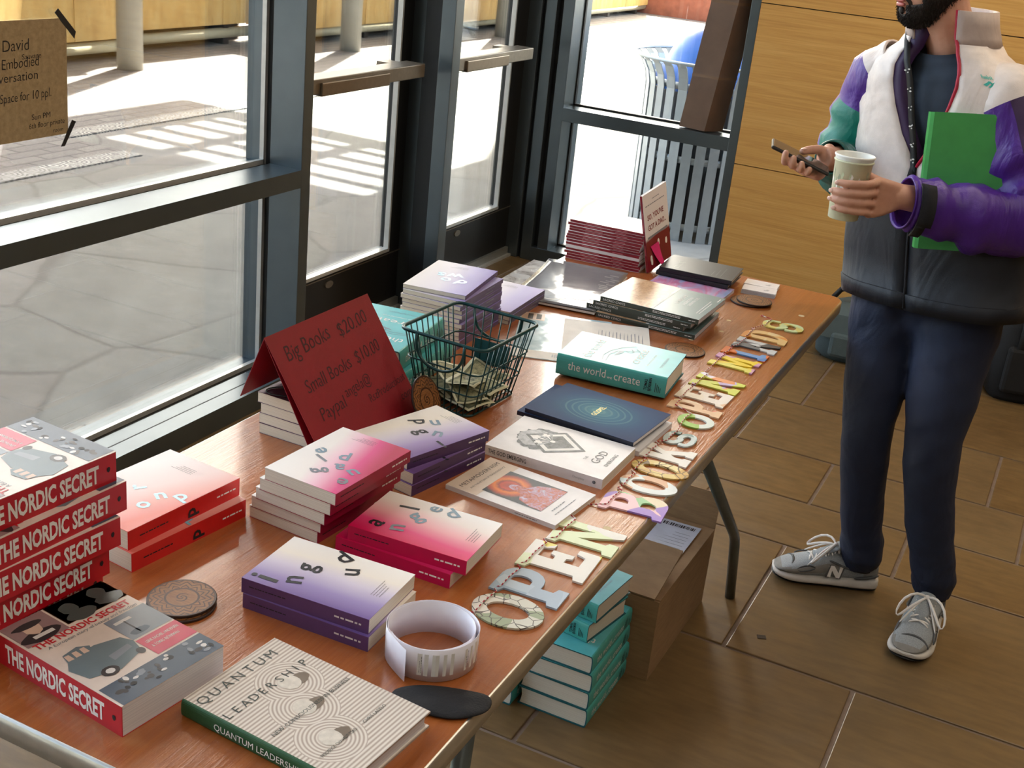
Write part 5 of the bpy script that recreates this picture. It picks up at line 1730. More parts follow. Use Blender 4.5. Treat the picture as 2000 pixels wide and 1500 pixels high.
flap(Vector((x1, yb, h)), (-1, 0, 0), (0, 0.06, 1), x1 - x0, 0.10)
flap(Vector((x1, ya + 0.006, h + 0.001)), (0, 1, 0), (-1, 0, -0.02), 0.41, 0.23)
flap(Vector((x1 - 0.012, ya, h + 0.004)), (-1, 0, 0), (0, 0.97, 0.22), x1 - x0 - 0.02, 0.185, extra=lambda f, M: f.box(0.0, 0.05, 0, 0.185, 0.002, 0.0026, 1, M))
lb_ = MB()
ML = LC @ frame((-0.650, 2.535, h + 0.0045), (0, 1, 0), (-1, 0, -0.02))
lb_.box(0, 0.205, 0, 0.115, 0, 0.0006, 0, ML)
r = random.Random(8)
x = 0.015
scale = 1
yy = 0.0
while yy < 0.085:
    w = r.choice((0.0012, 0.002, 0.003, 0.004))
    lb_.poly([(0.178, 0.012 + yy), (0.194, 0.012 + yy), (0.194, 0.012 + yy + w), (0.178, 0.012 + yy + w)], 0.0008, 1, ML)
    yy += w + r.choice((0.0012, 0.002, 0.003))
for k in range(9):
    lb_.poly([(0.02 + k * 0.016, 0.012), (0.022 + k * 0.016, 0.012), (0.022 + k * 0.016, 0.05 + r.uniform(0, 0.05)), (0.02 + k * 0.016, 0.05)], 0.0008, 2, ML)
lb_.obj('shipping_label', [mat('label_paper', (196, 200, 212), 0.5), M_INK, M_GREYINK], cx)

# tall carton on the mullion ledge
tc = MB()
e1, e2 = Vector((-0.129, 0.030, 0)).normalized(), Vector((0.075, 0.115, 0)).normalized()
upv = Vector((0.112, -0.006, 1.0)).normalized()
b0 = Vector((-1.566, 5.317, 0.7615))
q = [b0, b0 + e1 * 0.132, b0 + e1 * 0.132 + e2 * 0.105, b0 + e2 * 0.105]
rings = []
for z in (0, 0.004, 0.24, 0.241, 0.7, 1.35, 1.354):
    k = 0.985 if z in (0, 1.354) else 1.0
    rings.append([q[0] + (p - q[0]) * k + upv * z for p in (q[0], q[3], q[2], q[1])])
tc.loft(rings, 0, None, True, True, False)
for z in (0.23, 0.55):
    tc.loft([[q[0] + (p - q[0]) * 1.0 + (p - (q[0] + q[2]) / 2).normalized() * 0.0012 + upv * (z + d_) for p in (q[0], q[3], q[2], q[1])] for d_ in (0, 0.012)], 1, None, True, False, False)
tag(tc.obj('long_carton', [mat('brown_parcel_card', (104, 78, 60), 0.45, var=0.12, vs_=14, bump=0.3, bs=40), mat('parcel_tape', (124, 98, 78), 0.25)]), 'tall narrow brown parcel box leaning on the ledge of the far window', 'box')

# kraft paper notice on the window
g = G('kraft_paper')
g.out(g.ramp(g.noise(g.coord(), 70, 5, 0.7), [(0.3, (150, 128, 94)), (0.7, (178, 154, 116))]), 0.85)
kr = thing('paper_notice', 'brown paper notice with handwriting taped inside the left window', 'notice', (-2.437, 2.16, 0.955))
m = MB()
P4 = [(-0.30, -0.002), (0.264, 0.002), (0.271, 0.297), (-0.30, 0.300)]
MK = frame((0, 0, 0), (0, 1, 0), (0, 0, 1))
m.add([(x, y, z) for z in (0, 0.001) for x, y in P4], [(4, 5, 6, 7), (3, 2, 1, 0), (0, 1, 5, 4), (1, 2, 6, 5), (2, 3, 7, 6), (3, 0, 4, 7)], 0, MK)
M_PEN = mat('black_marker', (22, 18, 16), 0.6)
for tx, x, y, s, f, sd in (('David', 0.060, 0.224, 0.040, 0.083, 1), ('Sauvage', 0.120, 0.203, 0.018, 0.062, 2), ('Embodied', 0.055, 0.182, 0.036, 0.118, 3), ('Conversation', -0.016, 0.148, 0.032, 0.184, 4), ('Space for 10 ppl.', 0.044, 0.100, 0.032, 0.166, 5),
                           ('Sun PM', 0.142, 0.050, 0.020, 0.062, 6), ('6th floor private', 0.132, 0.028, 0.020, 0.120, 7), ('room', 0.212, 0.010, 0.016, 0.034, 8)):
    m.text(tx, s, MK @ TR(x, y, 0.0014, 1.5), 1, fit=f, shear=0.10, jit=0.02, seed=sd, bold=-0.004, res=3)
m.obj('paper_sheet', [g.m, M_PEN], kr)
for c4 in ([(0.232, 0.312), (0.244, 0.322), (0.302, 0.262), (0.296, 0.244)], [(0.236, -0.030), (0.250, -0.030), (0.292, 0.030), (0.278, 0.036)]):
    MB().add([(x, y, z) for z in (0.0015, 0.0023) for x, y in c4], [(4, 5, 6, 7), (3, 2, 1, 0), (0, 1, 5, 4), (1, 2, 6, 5), (2, 3, 7, 6), (3, 0, 4, 7)], 0, MK).obj('tape', M_GASKET, kr)

# litter bin outside the far window
tb2 = thing('litter_bin', 'slatted grey metal litter bin with a blue dome lid outside the far window', 'bin', (-1.96, 6.62, -0.012))
M_SLAT = mat('galvanised_slat', (160, 166, 168), 0.4, 0.5, 0.06, 20)
m = MB()
n = 30
for k in range(n):
    a = 2 * math.pi * k / n
    prof = [(0.345, 0.0), (0.35, 0.70), (0.352, 0.80), (0.365, 0.86), (0.395, 0.915), (0.425, 0.94)]
    for (r0, z0), (r1, z1) in zip(prof, prof[1:]):
        d = 0.052 / 2
        c_, s_2 = math.cos(a), math.sin(a)
        V = []
        for r_, z_ in ((r0, z0), (r1, z1)):
            for t_ in (0, 0.006):
                V += [((r_ - t_) * c_ - d * s_2 * sg_, (r_ - t_) * s_2 + d * c_ * sg_, z_) for sg_ in (-1, 1)]
        m.add(V, [(0, 1, 5, 4), (3, 2, 6, 7), (1, 3, 7, 5), (2, 0, 4, 6)], 0)
m.obj('slats', M_SLAT, tb2)
m = MB()
for z, r in ((0.06, 0.335), (0.42, 0.338), (0.80, 0.342)):
    m.lathe([(r - 0.01, z), (r, z), (r, z + 0.035), (r - 0.01, z + 0.035), (r - 0.01, z)], 40)
m.tube([(0.43 * math.cos(2 * math.pi * k / 40), 0.43 * math.sin(2 * math.pi * k / 40), 0.942) for k in range(40)], 0.009, 8, 0, None, True)
m.obj('hoops', M_SLAT, tb2)
MB().lathe([(0.0, 0.05), (0.30, 0.05), (0.315, 0.78), (0.30, 0.78), (0.29, 0.07), (0, 0.07)], 32).obj('liner', mat('dark_bin_liner', (34, 38, 42), 0.5), tb2)
MB().lathe([(0.30, 0.78), (0.30, 0.84), (0.262, 0.90), (0.235, 0.97), (0.19, 1.05), (0.12, 1.105), (0.0, 1.125)], 36).obj('dome_lid', mat('blue_plastic', (36, 92, 170), 0.35), tb2)

# bags on the floor
def bag(name, label, loc, rz, w, d, h, col, group=None, strap=True, patch=None, taper=0.8):
    o = thing(name, label, 'bag', loc, (0, 0, rad(rz)), group)
    r = random.Random(int(w * 1000))
    rings = []
    for z, k in ((0, 0.90), (0.02, 1.0), (h * 0.35, 1.03), (h * 0.7, 0.95), (h * 0.93, taper), (h, taper * 0.8)):
        ring = []
        for i in range(28):
            a = 2 * math.pi * i / 28
            ca, sa = math.cos(a), math.sin(a)
            e = 0.55
            x = w / 2 * k * math.copysign(abs(ca) ** e, ca) * (1 + 0.03 * math.sin(3 * a + z * 20))
            y = d / 2 * k * math.copysign(abs(sa) ** e, sa) * (1 + 0.05 * math.sin(2 * a + z * 13))
            ring.append((x, y, z))
        rings.append(ring)
    M1 = mat(name + '_cloth', col, 0.8, bump=0.4, bs=240)
    MB().loft(rings, 0).obj('bag_body', M1, o)
    MB().box(-w * 0.36, w * 0.36, -d / 2 - 0.025, -d / 2 + 0.02, h * 0.10, h * 0.52, 0, None, 0.015).obj('front_pocket', M1, o)
    if strap:
        for s in (-1, 1):
            MB().loft([[(s * w * 0.22 + dx, -d * 0.4 - 0.05 * math.sin(t) + dd, h * (0.95 - 0.65 * t / 3.1)) for dx, dd in ((-0.016, 0), (0.016, 0), (0.016, 0.006), (-0.016, 0.006))] for t in [k * 0.31 for k in range(11)]], 0).obj('strap', M_GASKET, o)
        MB().tube([(-0.04, 0, h * 0.97), (-0.03, 0, h + 0.035), (0.03, 0, h + 0.035), (0.04, 0, h * 0.97)], 0.008, 8).obj('grab_handle', M_GASKET, o)
    if patch:
        MB().box(*patch, 0, None, 0.002).obj('tag', M_WINK, o)
    return o


b1 = bag('messenger_bag', 'grey-green messenger bag on the floor between the table and the oak wall', (-0.60, 5.02, 0), 3, 0.50, 0.22, 0.24, (78, 92, 94), None, False, None, 0.82)
MB().add([(-0.235, -0.118, 0.10), (0.235, -0.118, 0.10), (0.22, -0.105, 0.20), (0.20, -0.06, 0.246), (-0.20, -0.06, 0.246), (-0.22, -0.105, 0.20)] + [(-0.235, -0.110, 0.10), (0.235, -0.110, 0.10), (0.22, -0.097, 0.20), (0.20, -0.06, 0.238), (-0.20, -0.06, 0.238), (-0.22, -0.097, 0.20)],
         [(0, 1, 2, 5), (5, 2, 3, 4), (11, 8, 7, 6), (10, 9, 8, 11), (0, 6, 7, 1), (1, 7, 8, 2), (2, 8, 9, 3), (5, 11, 6, 0), (4, 10, 11, 5)], 0).obj('flap', mat('messenger_bag_flap', (86, 100, 102), 0.8), b1)
MB().tube([(-0.24, -0.02, 0.20), (-0.18, -0.08, 0.30), (0.0, -0.04, 0.36), (0.18, 0.02, 0.31), (0.24, 0.02, 0.2)], 0.012, 8).obj('shoulder_strap', M_GASKET, b1)
MB().tube([(-0.02, -0.30, 0.005), (0.10, -0.32, 0.005), (0.24, -0.36, 0.005), (0.30, -0.2, 0.006), (0.24, -0.05, 0.02)], 0.010, 8).obj('loose_strap', M_GASKET, b1)
bag('backpack', 'black backpack with a white tag on the floor behind the person', (-0.02, 5.05, 0), 12, 0.30, 0.24, 0.44, (20, 20, 22), 'black backpacks', True, (0.02, 0.055, -0.155, -0.146, 0.26, 0.29), 0.75)
bag('backpack', 'black backpack at the right picture edge, farther from the table than the tagged one', (0.34, 5.0, 0), -20, 0.34, 0.26, 0.50, (18, 18, 20), 'black backpacks', True, None, 0.7)
tag(MB().box(-0.011, 0.011, -0.008, 0.008, 0, 0.0012, 0).obj('paper_scrap', mat('dark_scrap', (60, 48, 36), 0.8), None, (-0.44, 2.69, 0.0002), (0, 0, 0.4)), 'tiny dark scrap lying on the stone floor near the grey shoe', 'scrap')
# ================================================================ THE PERSON
M_SKIN = None
g = G('skin')
v = g.coord()
n1 = g.noise(v, 22, 4, 0.6)
g.out(g.ramp(n1, [(0.3, (196, 142, 118)), (0.7, (212, 162, 138))]), 0.48)
g.b.inputs['Subsurface Weight'].default_value = 0.12
g.b.inputs['Subsurface Radius'].default_value = (0.012, 0.005, 0.003)
g.bump(g.noise(v, 160, 3), 0.12, 0.002)
M_SKIN = g.m
M_LIP = mat('lip_skin', (186, 104, 96), 0.4)
M_NAIL = mat('nail', (222, 178, 160), 0.3)
g = G('dark_beard_hair')
g.out(g.ramp(g.noise(g.coord('Object', (1, 1, 0.4)), 240, 4, 0.7), [(0.3, (26, 22, 20)), (0.7, (62, 52, 46))]), 0.7)
g.bump(g.noise(g.coord('Object', (1, 1, 0.4)), 300, 3), 0.6, 0.003)
M_HAIR = g.m


def cloth(name, c, rough=0.55, wr=0.5, sc=9, var=0.08):
    g = G(name)
    v = g.coord()
    n1 = g.noise(g.coord('Object', (1, 1, 0.5)), sc, 3, 0.5, 1.2)
    L = lin(c)
    lo = tuple(x * (1 - var) for x in L[:3]) + (1,)
    hi = tuple(min(1, x * (1 + var)) for x in L[:3]) + (1,)
    g.out(g.ramp(g.noise(v, 30, 3), [(0.3, lo), (0.7, hi)]), rough)
    g.bump(g.math('ADD', n1, g.math('MULTIPLY', g.noise(v, 600, 1), 0.03)), wr, 0.02)
    return g.m


M_JWHITE = cloth('white_shell_fabric', (226, 214, 208), 0.42, 0.5, 8)
M_JNAVY = cloth('navy_shell_fabric', (27, 31, 40), 0.6, 0.5, 7)
M_JPURP = cloth('purple_shell_fabric', (78, 36, 140), 0.38, 0.7, 10)
M_JTEAL = cloth('teal_shell_fabric', (20, 122, 108), 0.42, 0.6, 10)
M_JTURQ = cloth('turquoise_shell_fabric', (70, 190, 184), 0.42, 0.3, 10)
M_JLINE = cloth('mauve_grey_lining', (186, 168, 160), 0.6, 0.2, 10)
M_JPLUM = cloth('dark_plum_facing', (54, 26, 74), 0.5, 0.2, 10)
M_PIPE = mat('red_piping', (176, 14, 52), 0.5)
M_VELC = mat('black_velcro', (24, 24, 30), 0.85, bump=0.5, bs=500)
M_TEE = cloth('slate_tee', (48, 60, 76), 0.8, 0.2, 8)
M_PANTS = cloth('navy_trousers', (25, 35, 60), 0.72, 0.9, 7)

pe = thing('person', 'bearded person in a white, purple and teal jacket looking at a phone by the table', 'person', (-0.22, 3.05, 0))
LP = Matrix.Translation((0.22, -3.05, 0))


def orient(p, q, hint):
    t = (Vector(q) - Vector(p)).normalized()
    u = Vector(hint) - t * t.dot(Vector(hint))
    u.normalize()
    return t, u, t.cross(u)


def limb(mb, pts, rad_, mi=0, n=20, hint=(0, -1, 0), wob=None, cap=True, mif=None, sq=1.0):
    """smooth tapering tube through the points; rad_ = (a, b) or r per point, wob(s, angle) scales the radius"""
    P = [Vector(p) for p in pts]
    R = [r if isinstance(r, tuple) else (r, r) for r in rad_]
    rings = []
    sub = 5
    path, rr = [], []
    for i in range(len(P) - 1):
        p0, p1, p2, p3 = P[max(i - 1, 0)], P[i], P[i + 1], P[min(i + 2, len(P) - 1)]
        for s in range(sub):
            t = s / sub
            path.append(0.5 * ((2 * p1) + (p2 - p0) * t + (2 * p0 - 5 * p1 + 4 * p2 - p3) * t * t + (3 * p1 - p0 - 3 * p2 + p3) * t ** 3))
            k = t * t * (3 - 2 * t)
            rr.append((R[i][0] * (1 - k) + R[i + 1][0] * k, R[i][1] * (1 - k) + R[i + 1][1] * k))
    path.append(P[-1])
    rr.append(R[-1])
    L = len(path)
    for i, p in enumerate(path):
        a, b = path[max(i - 1, 0)], path[min(i + 1, L - 1)]
        t, u, w = orient(a, b, hint)
        ring = []
        for k in range(n):
            th_ = 2 * math.pi * k / n
            f = wob(i / (L - 1), th_) if wob else 1.0
            ring.append(p + (u * math.cos(th_) * rr[i][0] + w * math.sin(th_) * rr[i][1]) * f)
        rings.append(ring)
    mb.loft(rings, mi, LP, True, cap, True, mif)
    return rings


def ball(mb, c, r, mi=0):
    mb.ellip(c, r, r, r, mi, LP, 12, 8)


def finger(mb, pts, r0, r1):
    n = len(pts)
    P = [Vector(p) for p in pts]
    limb(mb, P, [r0 + (r1 - r0) * i / (n - 1) for i in range(n)], 0, 12, (0.1, 0.2, 1))
    for i, p in enumerate(P):
        ball(mb, p, (r0 + (r1 - r0) * i / (n - 1)) * (1.0 if i in (0, n - 1) else 1.05))


# ---- frames
hf = Vector((-0.757, -0.555, -0.345)).normalized()
hu = (Vector((0, 0, 1)) - hf * hf.z).normalized()
hr = hf.cross(hu)                       # person's right
HC = Vector((-0.415, 3.020, 1.612))
HP = lambda x, y, z: HC + hr * x + hf * y + hu * z
body = MB()
# head rings: (z, front, back, half width)
prof = [(-.113, .070, .030, .018), (-.106, .084, .010, .032), (-.090, .091, -.020, .045), (-.070, .091, -.045, .055), (-.045, .090, -.066, .062), (-.020, .088, -.085, .067), (0, .085, -.093, .071), (.022, .086, -.098, .074), (.05, .087, -.099, .076), (.078, .074, -.092, .069), (.100, .048, -.070, .050), (.113, .012, -.034, .022)]
rings = []
for z, fy, by, hw in prof:
    c_, d_ = (fy + by) / 2, (fy - by) / 2
    rings.append([HP(hw * math.copysign(abs(math.cos(a)) ** 0.85, math.cos(a)), c_ + d_ * math.copysign(abs(math.sin(a)) ** 0.9, math.sin(a)), z) for a in [2 * math.pi * k / 28 for k in range(28)]])
body.loft(rings, 0, LP)
MH = LP @ frame(HC, hr, hf)            # local x right, y forward, z up
body.loft([[(x * w, y0, z) for x, y0 in ((-1, .080), (0, .080 + d), (1, .080))] + [(0, .07, z)] for z, w, d in ((.030, .008, .012), (.010, .010, .022), (-.012, .015, .034), (-.022, .017, .026), (-.028, .012, .012))], 0, MH)
body.ellip((0, .090, -.053), .024, .010, .006, 0, MH)
body.ellip((0, .090, -.064), .020, .010, .007, 0, MH)
body.ellip((0, .082, -.092), .022, .014, .016, 0, MH)
body.ellip((0, .080, .034), .055, .012, .010, 0, MH)
for s in (-1, 1):
    body.ellip((s * .072, -.012, -.004), .009, .019, .031, 0, MH)
    body.ellip((s * .042, .062, -.022), .022, .020, .020, 0, MH)
# neck, trunk, limbs inside the clothes
limb(body, [(-0.335, 3.085, 1.37), (-0.352, 3.068, 1.44), (-0.385, 3.045, 1.52), (-0.405, 3.035, 1.58)], [(.068, .062), (.060, .056), (.057, .056), (.060, .060)], 0, 20)
rt = Vector((-0.94, 0.342, 0.0)).normalized()
fw = Vector((-0.342, -0.94, 0.0)).normalized()


def trunk(z):
    """centre of the torso at height z (the body leans a little)"""
    q = (z - 0.86) / 0.58
    return Vector((-0.262 - 0.088 * q, 3.085 - 0.012 * q, z))


limb(body, [trunk(.86), trunk(.95), trunk(1.1), trunk(1.25), trunk(1.34), trunk(1.40)], [(.11, .15), (.11, .15), (.10, .15), (.11, .17), (.09, .15), (.05, .08)], 0, 24, fw)
SR, ER, WR_ = (-0.515, 3.125, 1.355), (-0.520, 3.115, 1.105), (-0.548, 2.930, 1.160)
SL, EL, WL = (-0.185, 3.005, 1.365), (-0.120, 2.975, 1.085), (-0.352, 2.785, 1.130)
limb(body, [SR, (-0.52, 3.13, 1.22), ER], [.05, .045, .038], 0)
ball(body, ER, .038)
limb(body, [ER, (-0.537, 3.02, 1.14), WR_, (-0.560, 2.905, 1.162)], [.038, .038, .027, .026], 0)
limb(body, [SL, (-0.15, 2.99, 1.22), EL], [.05, .045, .038], 0)
ball(body, EL, .038)
limb(body, [EL, (-0.24, 2.88, 1.11), WL, (-0.372, 2.772, 1.122)], [.038, .036, .028, (.030, .022)], 0, 20, (0, 0, 1))
for L_ in (((-0.345, 3.10, .86), (-0.350, 3.065, .64), (-0.338, 3.025, .48), (-0.322, 3.050, .32), (-0.305, 3.080, .19), (-0.288, 3.095, .07)), ((-0.195, 3.06, .86), (-0.184, 3.018, .64), (-0.172, 2.985, .49), (-0.142, 3.003, .32), (-0.110, 3.030, .19), (-0.090, 3.045, .07))):
    limb(body, L_, [.070, .058, .046, .042, .032, .029], 0)

# ---- left hand round the cup
CC = Vector((-0.455, 2.705, 0))
cdir, rdir = Vector((0.406, -0.914, 0)), Vector((0.914, 0.406, 0))


def oncup(phi, z, r):
    a = rad(phi)
    return CC + (cdir * math.cos(a) + rdir * math.sin(a)) * r + Vector((0, 0, z))


tips = []
for k, (z, p_end, zz) in enumerate(((1.164, -42, -.004), (1.142, -56, -.002), (1.120, -57, .002), (1.100, -42, .004))):
    r = .0475 - k * 0.0015
    pts = [oncup(84, z - 0.003 * k, r + .010), oncup(52, z, r + .004), oncup(28, z + zz * .3, r + .0015), oncup(-8, z + zz * .6, r), oncup(p_end * .6, z + zz * .8, r), oncup(p_end, z + zz, r)]
    finger(body, pts, (.0098, .0102, .0098, .0086)[k], (.0076, .0078, .0076, .0068)[k])
    tips.append((pts[-1], pts[-2], z))
# back of the hand: four metacarpals webbed together
for k in range(8):
    q = k / 7
    m0 = oncup(84, 1.164 - .064 * q - .006 * q, .0575)
    w0 = Vector(WL) + Vector((-0.006, -0.002, .014 - .028 * q))
    limb(body, [m0, m0.lerp(w0, .5) + cdir * .004, w0], [.0115, .0145, .015], 0, 12, (0, 0, 1))
finger(body, [Vector(WL) + Vector((-0.02, 0.012, .014)), oncup(112, 1.162, .062), oncup(140, 1.172, .052), oncup(178, 1.177, .049)], .0135, .0088)

# ---- right hand under the phone
PB, PT = Vector((-0.537, 2.878, 1.139)), Vector((-0.672, 2.838, 1.187))
pa = (PT - PB).normalized()
pn = Vector((0.20, -0.03, 0.96))
pn = (pn - pa * pn.dot(pa)).normalized()
pw = pn.cross(pa).normalized()             # sideways across the screen
if pw.y > 0:
    pw = -pw                               # towards the camera side
PC = (PB + PT) / 2
ph = lambda a, w, n_: PC + pa * a + pw * w + pn * n_
palm = ph(-0.052, -0.010, -0.026)
for k in range(6):
    q = k / 5
    limb(body, [Vector(WR_) + Vector((0, 0, .010 - .020 * q)), ph(-.062 + .028 * q, -.022, -.020 - .004 * q), ph(-.046 + .060 * q, -.006, -.019)], [.016, .015, .012], 0, 12, (0, 0, 1))
for k, (a0, ext) in enumerate(((.026, .012), (.006, .008), (-.014, .002), (-.032, -.006))):
    pts = [ph(a0 - .010, -.010, -.018), ph(a0, .014, -.0215), ph(a0 + .004, .033, -.017), ph(a0 + .006 + ext * .3, .0435, -.007), ph(a0 + .008 + ext * .4, .0440, .004 - .003 * k)]
    finger(body, pts, (.0095, .0098, .0094, .0084)[k], (.0076, .0077, .0074, .0066)[k])
thp = [Vector(WR_) + Vector((-0.008, 0.0, .018)), ph(-.062, -.040, .010), ph(-.040, -.038, .026), ph(-.018, -.020, .022), ph(.000, -.006, .0135)]
finger(body, thp, .0155, .0088)
bo = body.obj('body', [M_SKIN, M_LIP], pe)
md = bo.modifiers.new('remesh', 'REMESH')
md.mode = 'VOXEL'
md.voxel_size = 0.0028
md.use_smooth_shade = True
sm_ = bo.modifiers.new('smooth', 'SMOOTH')
sm_.factor, sm_.iterations = 0.5, 4
# lips, nails, eyes, ears' companions
lp = MB()
lp.ellip((0, .0965, -.0535), .021, .0075, .0044, 0, MH)
lp.ellip((0, .0960, -.0635), .018, .0080, .0058, 0, MH)
lp.obj('lips', M_LIP, pe)
for s in (-1, 1):
    e = MB()
    e.ellip((s * .032, .078, .008), .0125, .0100, .0085, 0, MH)
    e.ellip((s * .032, .0845, .006), .0055, .0042, .0055, 1, MH)
    e.obj('eye', [mat('eye_white', (226, 220, 214), 0.2), mat('brown_iris', (58, 36, 24), 0.2)], pe)
nl = MB()
for (p, q, z) in tips:
    d = (p - q).normalized()
    out_ = Vector((p.x - CC.x, p.y - CC.y, 0)).normalized()
    nl.ellip((0, 0, 0), .0062, .0050, .0018, 0, LP @ frame(p + out_ * .0068 + d * .001, d, Vector((0, 0, 1))), 10, 6)
d = (thp[-1] - thp[-2]).normalized()
nl.ellip((0, 0, 0), .0075, .0062, .0018, 0, LP @ frame(thp[-1] + (pn - pw * -0.2).normalized() * .0072 + d * .001, d, pw), 10, 6)
nl.obj('fingernails', M_NAIL, pe)
# beard shell round the jaw, and hair
bd = MB()
rings = []
for z, fy, by, hw, f0 in ((-.121, .068, .036, .020, 0), (-.112, .086, .012, .036, 0), (-.098, .0965, -.014, .0475, 0), (-.086, .0965, -.030, .0545, 0), (-.066, .0935, -.050, .0620, 1), (-.048, .0925, -.064, .0655, 2), (-.026, .0900, -.080, .0695, 3)):
    c_, d_ = (fy + by) / 2, (fy - by) / 2
    ring = []
    for k in range(25):
        a = rad(-62 + 304 * k / 24)
        kx, ky = math.cos(a), math.sin(a)
        ring.append(HP(hw * math.copysign(abs(kx) ** 0.85, kx), c_ + d_ * math.copysign(abs(ky) ** 0.9, ky), z))
    rings.append(ring)
front = {4: (11, 12, 13), 5: (8, 16), 6: (5, 19)}
V = [p for r in rings for p in r]
F = []
for j in range(len(rings) - 1):
    for i in range(24):
        if j >= 3 and {3: 10 < i < 13, 4: 7 < i < 16, 5: 5 < i < 18}[j]:
            continue
        F.append((j * 25 + i, j * 25 + i + 1, (j + 1) * 25 + i + 1, (j + 1) * 25 + i))
F.append(tuple(range(25))[::-1])
bd.add(V, F, 0, LP, True)
for s in (-1, 1):
    bd.loft([[HP(s * x, y + dy, z + dz) for dy, dz in ((0.001, .004), (.006, .001), (.001, -.004), (-.006, 0))] for x, y, z in ((0.001, .0995, -.042), (.012, .0975, -.043), (.022, .0915, -.049), (.029, .0860, -.062), (.030, .0850, -.078))], 0, LP)
bd.ellip((0, .0965, -.078), .007, .005, .008, 0, MH)
rnd = random.Random(21)
quads = [f for f in F if len(f) == 4]
for k in range(5200):
    f = rnd.choice(quads)
    a, b = rnd.random(), rnd.random()
    A_, B_, C_, D_ = (Vector(V[i]) for i in f)
    p = A_.lerp(B_, a).lerp(D_.lerp(C_, a), b)
    out_ = (p - HC - hu * (-.06)).normalized()
    d = (out_ * 0.8 - hu * 0.7 + Vector((rnd.uniform(-.4, .4), rnd.uniform(-.4, .4), rnd.uniform(-.4, .4)))).normalized()
    L_ = rnd.uniform(.005, .011)
    q = d.cross(out_)
    q = q.normalized() * 0.00035 if q.length > 1e-4 else hr * 0.00035
    p = p - out_ * 0.001
    bd.add([p - q, p + q, p + d * L_], [(0, 1, 2)], 0, LP)
bdo = bd.obj('beard', M_HAIR, pe)
so_ = bdo.modifiers.new('thick', 'SOLIDIFY')
so_.thickness, so_.offset = 0.0012, 0.0
hr_ = MB()
rings = []
for z, fy, by, hw in ((-.030, .010, -.094, .074), (.0, .012, -.103, .078), (.03, .030, -.108, .081), (.060, .078, -.108, .083), (.088, .086, -.100, .078), (.112, .060, -.078, .058), (.126, .018, -.036, .026)):
    c_, d_ = (fy + by) / 2, (fy - by) / 2
    rings.append([HP(hw * math.copysign(abs(math.cos(a)) ** 0.8, math.cos(a)) * (1 + .02 * math.sin(9 * a)), c_ + d_ * math.copysign(abs(math.sin(a)) ** 0.9, math.sin(a)), z) for a in [2 * math.pi * k / 32 for k in range(32)]])
hr_.loft(rings, 0, LP)
hr_.obj('hair', M_HAIR, pe)

# ---- trousers
tr_ = MB()


def wr_leg(seed):
    def f(s, a):
        return 1 + 0.034 * math.sin(7 * s * 6.28 + 2 * a + seed) * (0.25 + (s - 0.15) ** 2 * 1.8) + 0.022 * math.sin(3 * a + 9 * s + seed) + 0.014 * math.sin(15 * s * 6.28 - 3 * a)
    return f


limb(tr_, [(-0.352, 3.095, .90), (-0.360, 3.095, .80), (-0.350, 3.060, .64), (-0.338, 3.020, .48), (-0.322, 3.045, .32), (-0.305, 3.075, .19), (-0.292, 3.088, .125), (-0.285, 3.098, .072)],
     [(.105, .100), (.108, .098), (.086, .082), (.066, .064), (.061, .058), (.056, .054), (.062, .058), (.052, .050)], 0, 28, (0, -1, 0), wr_leg(1))
limb(tr_, [(-0.195, 3.055, .90), (-0.190, 3.055, .80), (-0.184, 3.010, .64), (-0.172, 2.975, .49), (-0.142, 2.995, .32), (-0.110, 3.022, .19), (-0.096, 3.034, .13), (-0.090, 3.046, .080)],
     [(.108, .104), (.110, .102), (.088, .086), (.069, .068), (.062, .061), (.060, .056), (.062, .056), (.052, .048)], 0, 28, (0, -1, 0), wr_leg(4))
limb(tr_, [trunk(.70) + Vector((-.012, -.012, 0)), trunk(.78), trunk(.86), trunk(.95)], [(.060, .085), (.105, .150), (.115, .175), (.110, .170)], 0, 28, fw)
for x, y, z, a in ((-0.300, 3.05, .105, 0), (-0.098, 3.0, .115, 0)):
    pass
to = tr_.obj('trousers', M_PANTS, pe)
md = to.modifiers.new('remesh', 'REMESH')
md.mode, md.voxel_size, md.use_smooth_shade = 'VOXEL', 0.007, True
sm_ = to.modifiers.new('smooth', 'SMOOTH')
sm_.factor, sm_.iterations = 0.5, 5
# ---- tee
te = MB()
limb(te, [trunk(.98), trunk(1.1), trunk(1.22), trunk(1.31), trunk(1.37), trunk(1.415) + Vector((-.006, -.004, 0)), trunk(1.440) + Vector((-.008, -.010, 0))], [(.115, .175), (.112, .178), (.112, .180), (.106, .168), (.094, .130), (.076, .092), (.067, .072)], 0, 32, fw, None, False)
te.obj('tee_shirt', M_TEE, pe)

# ---- jacket shell: rings round the trunk with an open front
jk = MB()
JZ = [(.835, .232, .150), (.872, .234, .152), (.875, .231, .148), (.95, .230, .150), (1.02, .226, .150), (1.085, .222, .144), (1.105, .222, .142), (1.17, .220, .138), (1.24, .218, .136), (1.30, .214, .136), (1.35, .205, .132), (1.385, .180, .124), (1.412, .146, .110), (1.432, .116, .101), (1.45, .104, .097)]
NJ = 56


def wrinkle(z, a):
    return 1 + .014 * math.sin(5 * a + z * 40) * math.sin(z * 23 + 2 * a) + .010 * math.sin(11 * a - z * 55)


def gapw(z):
    return 0.0 if z < 1.17 else (z - 1.17) * 1.75


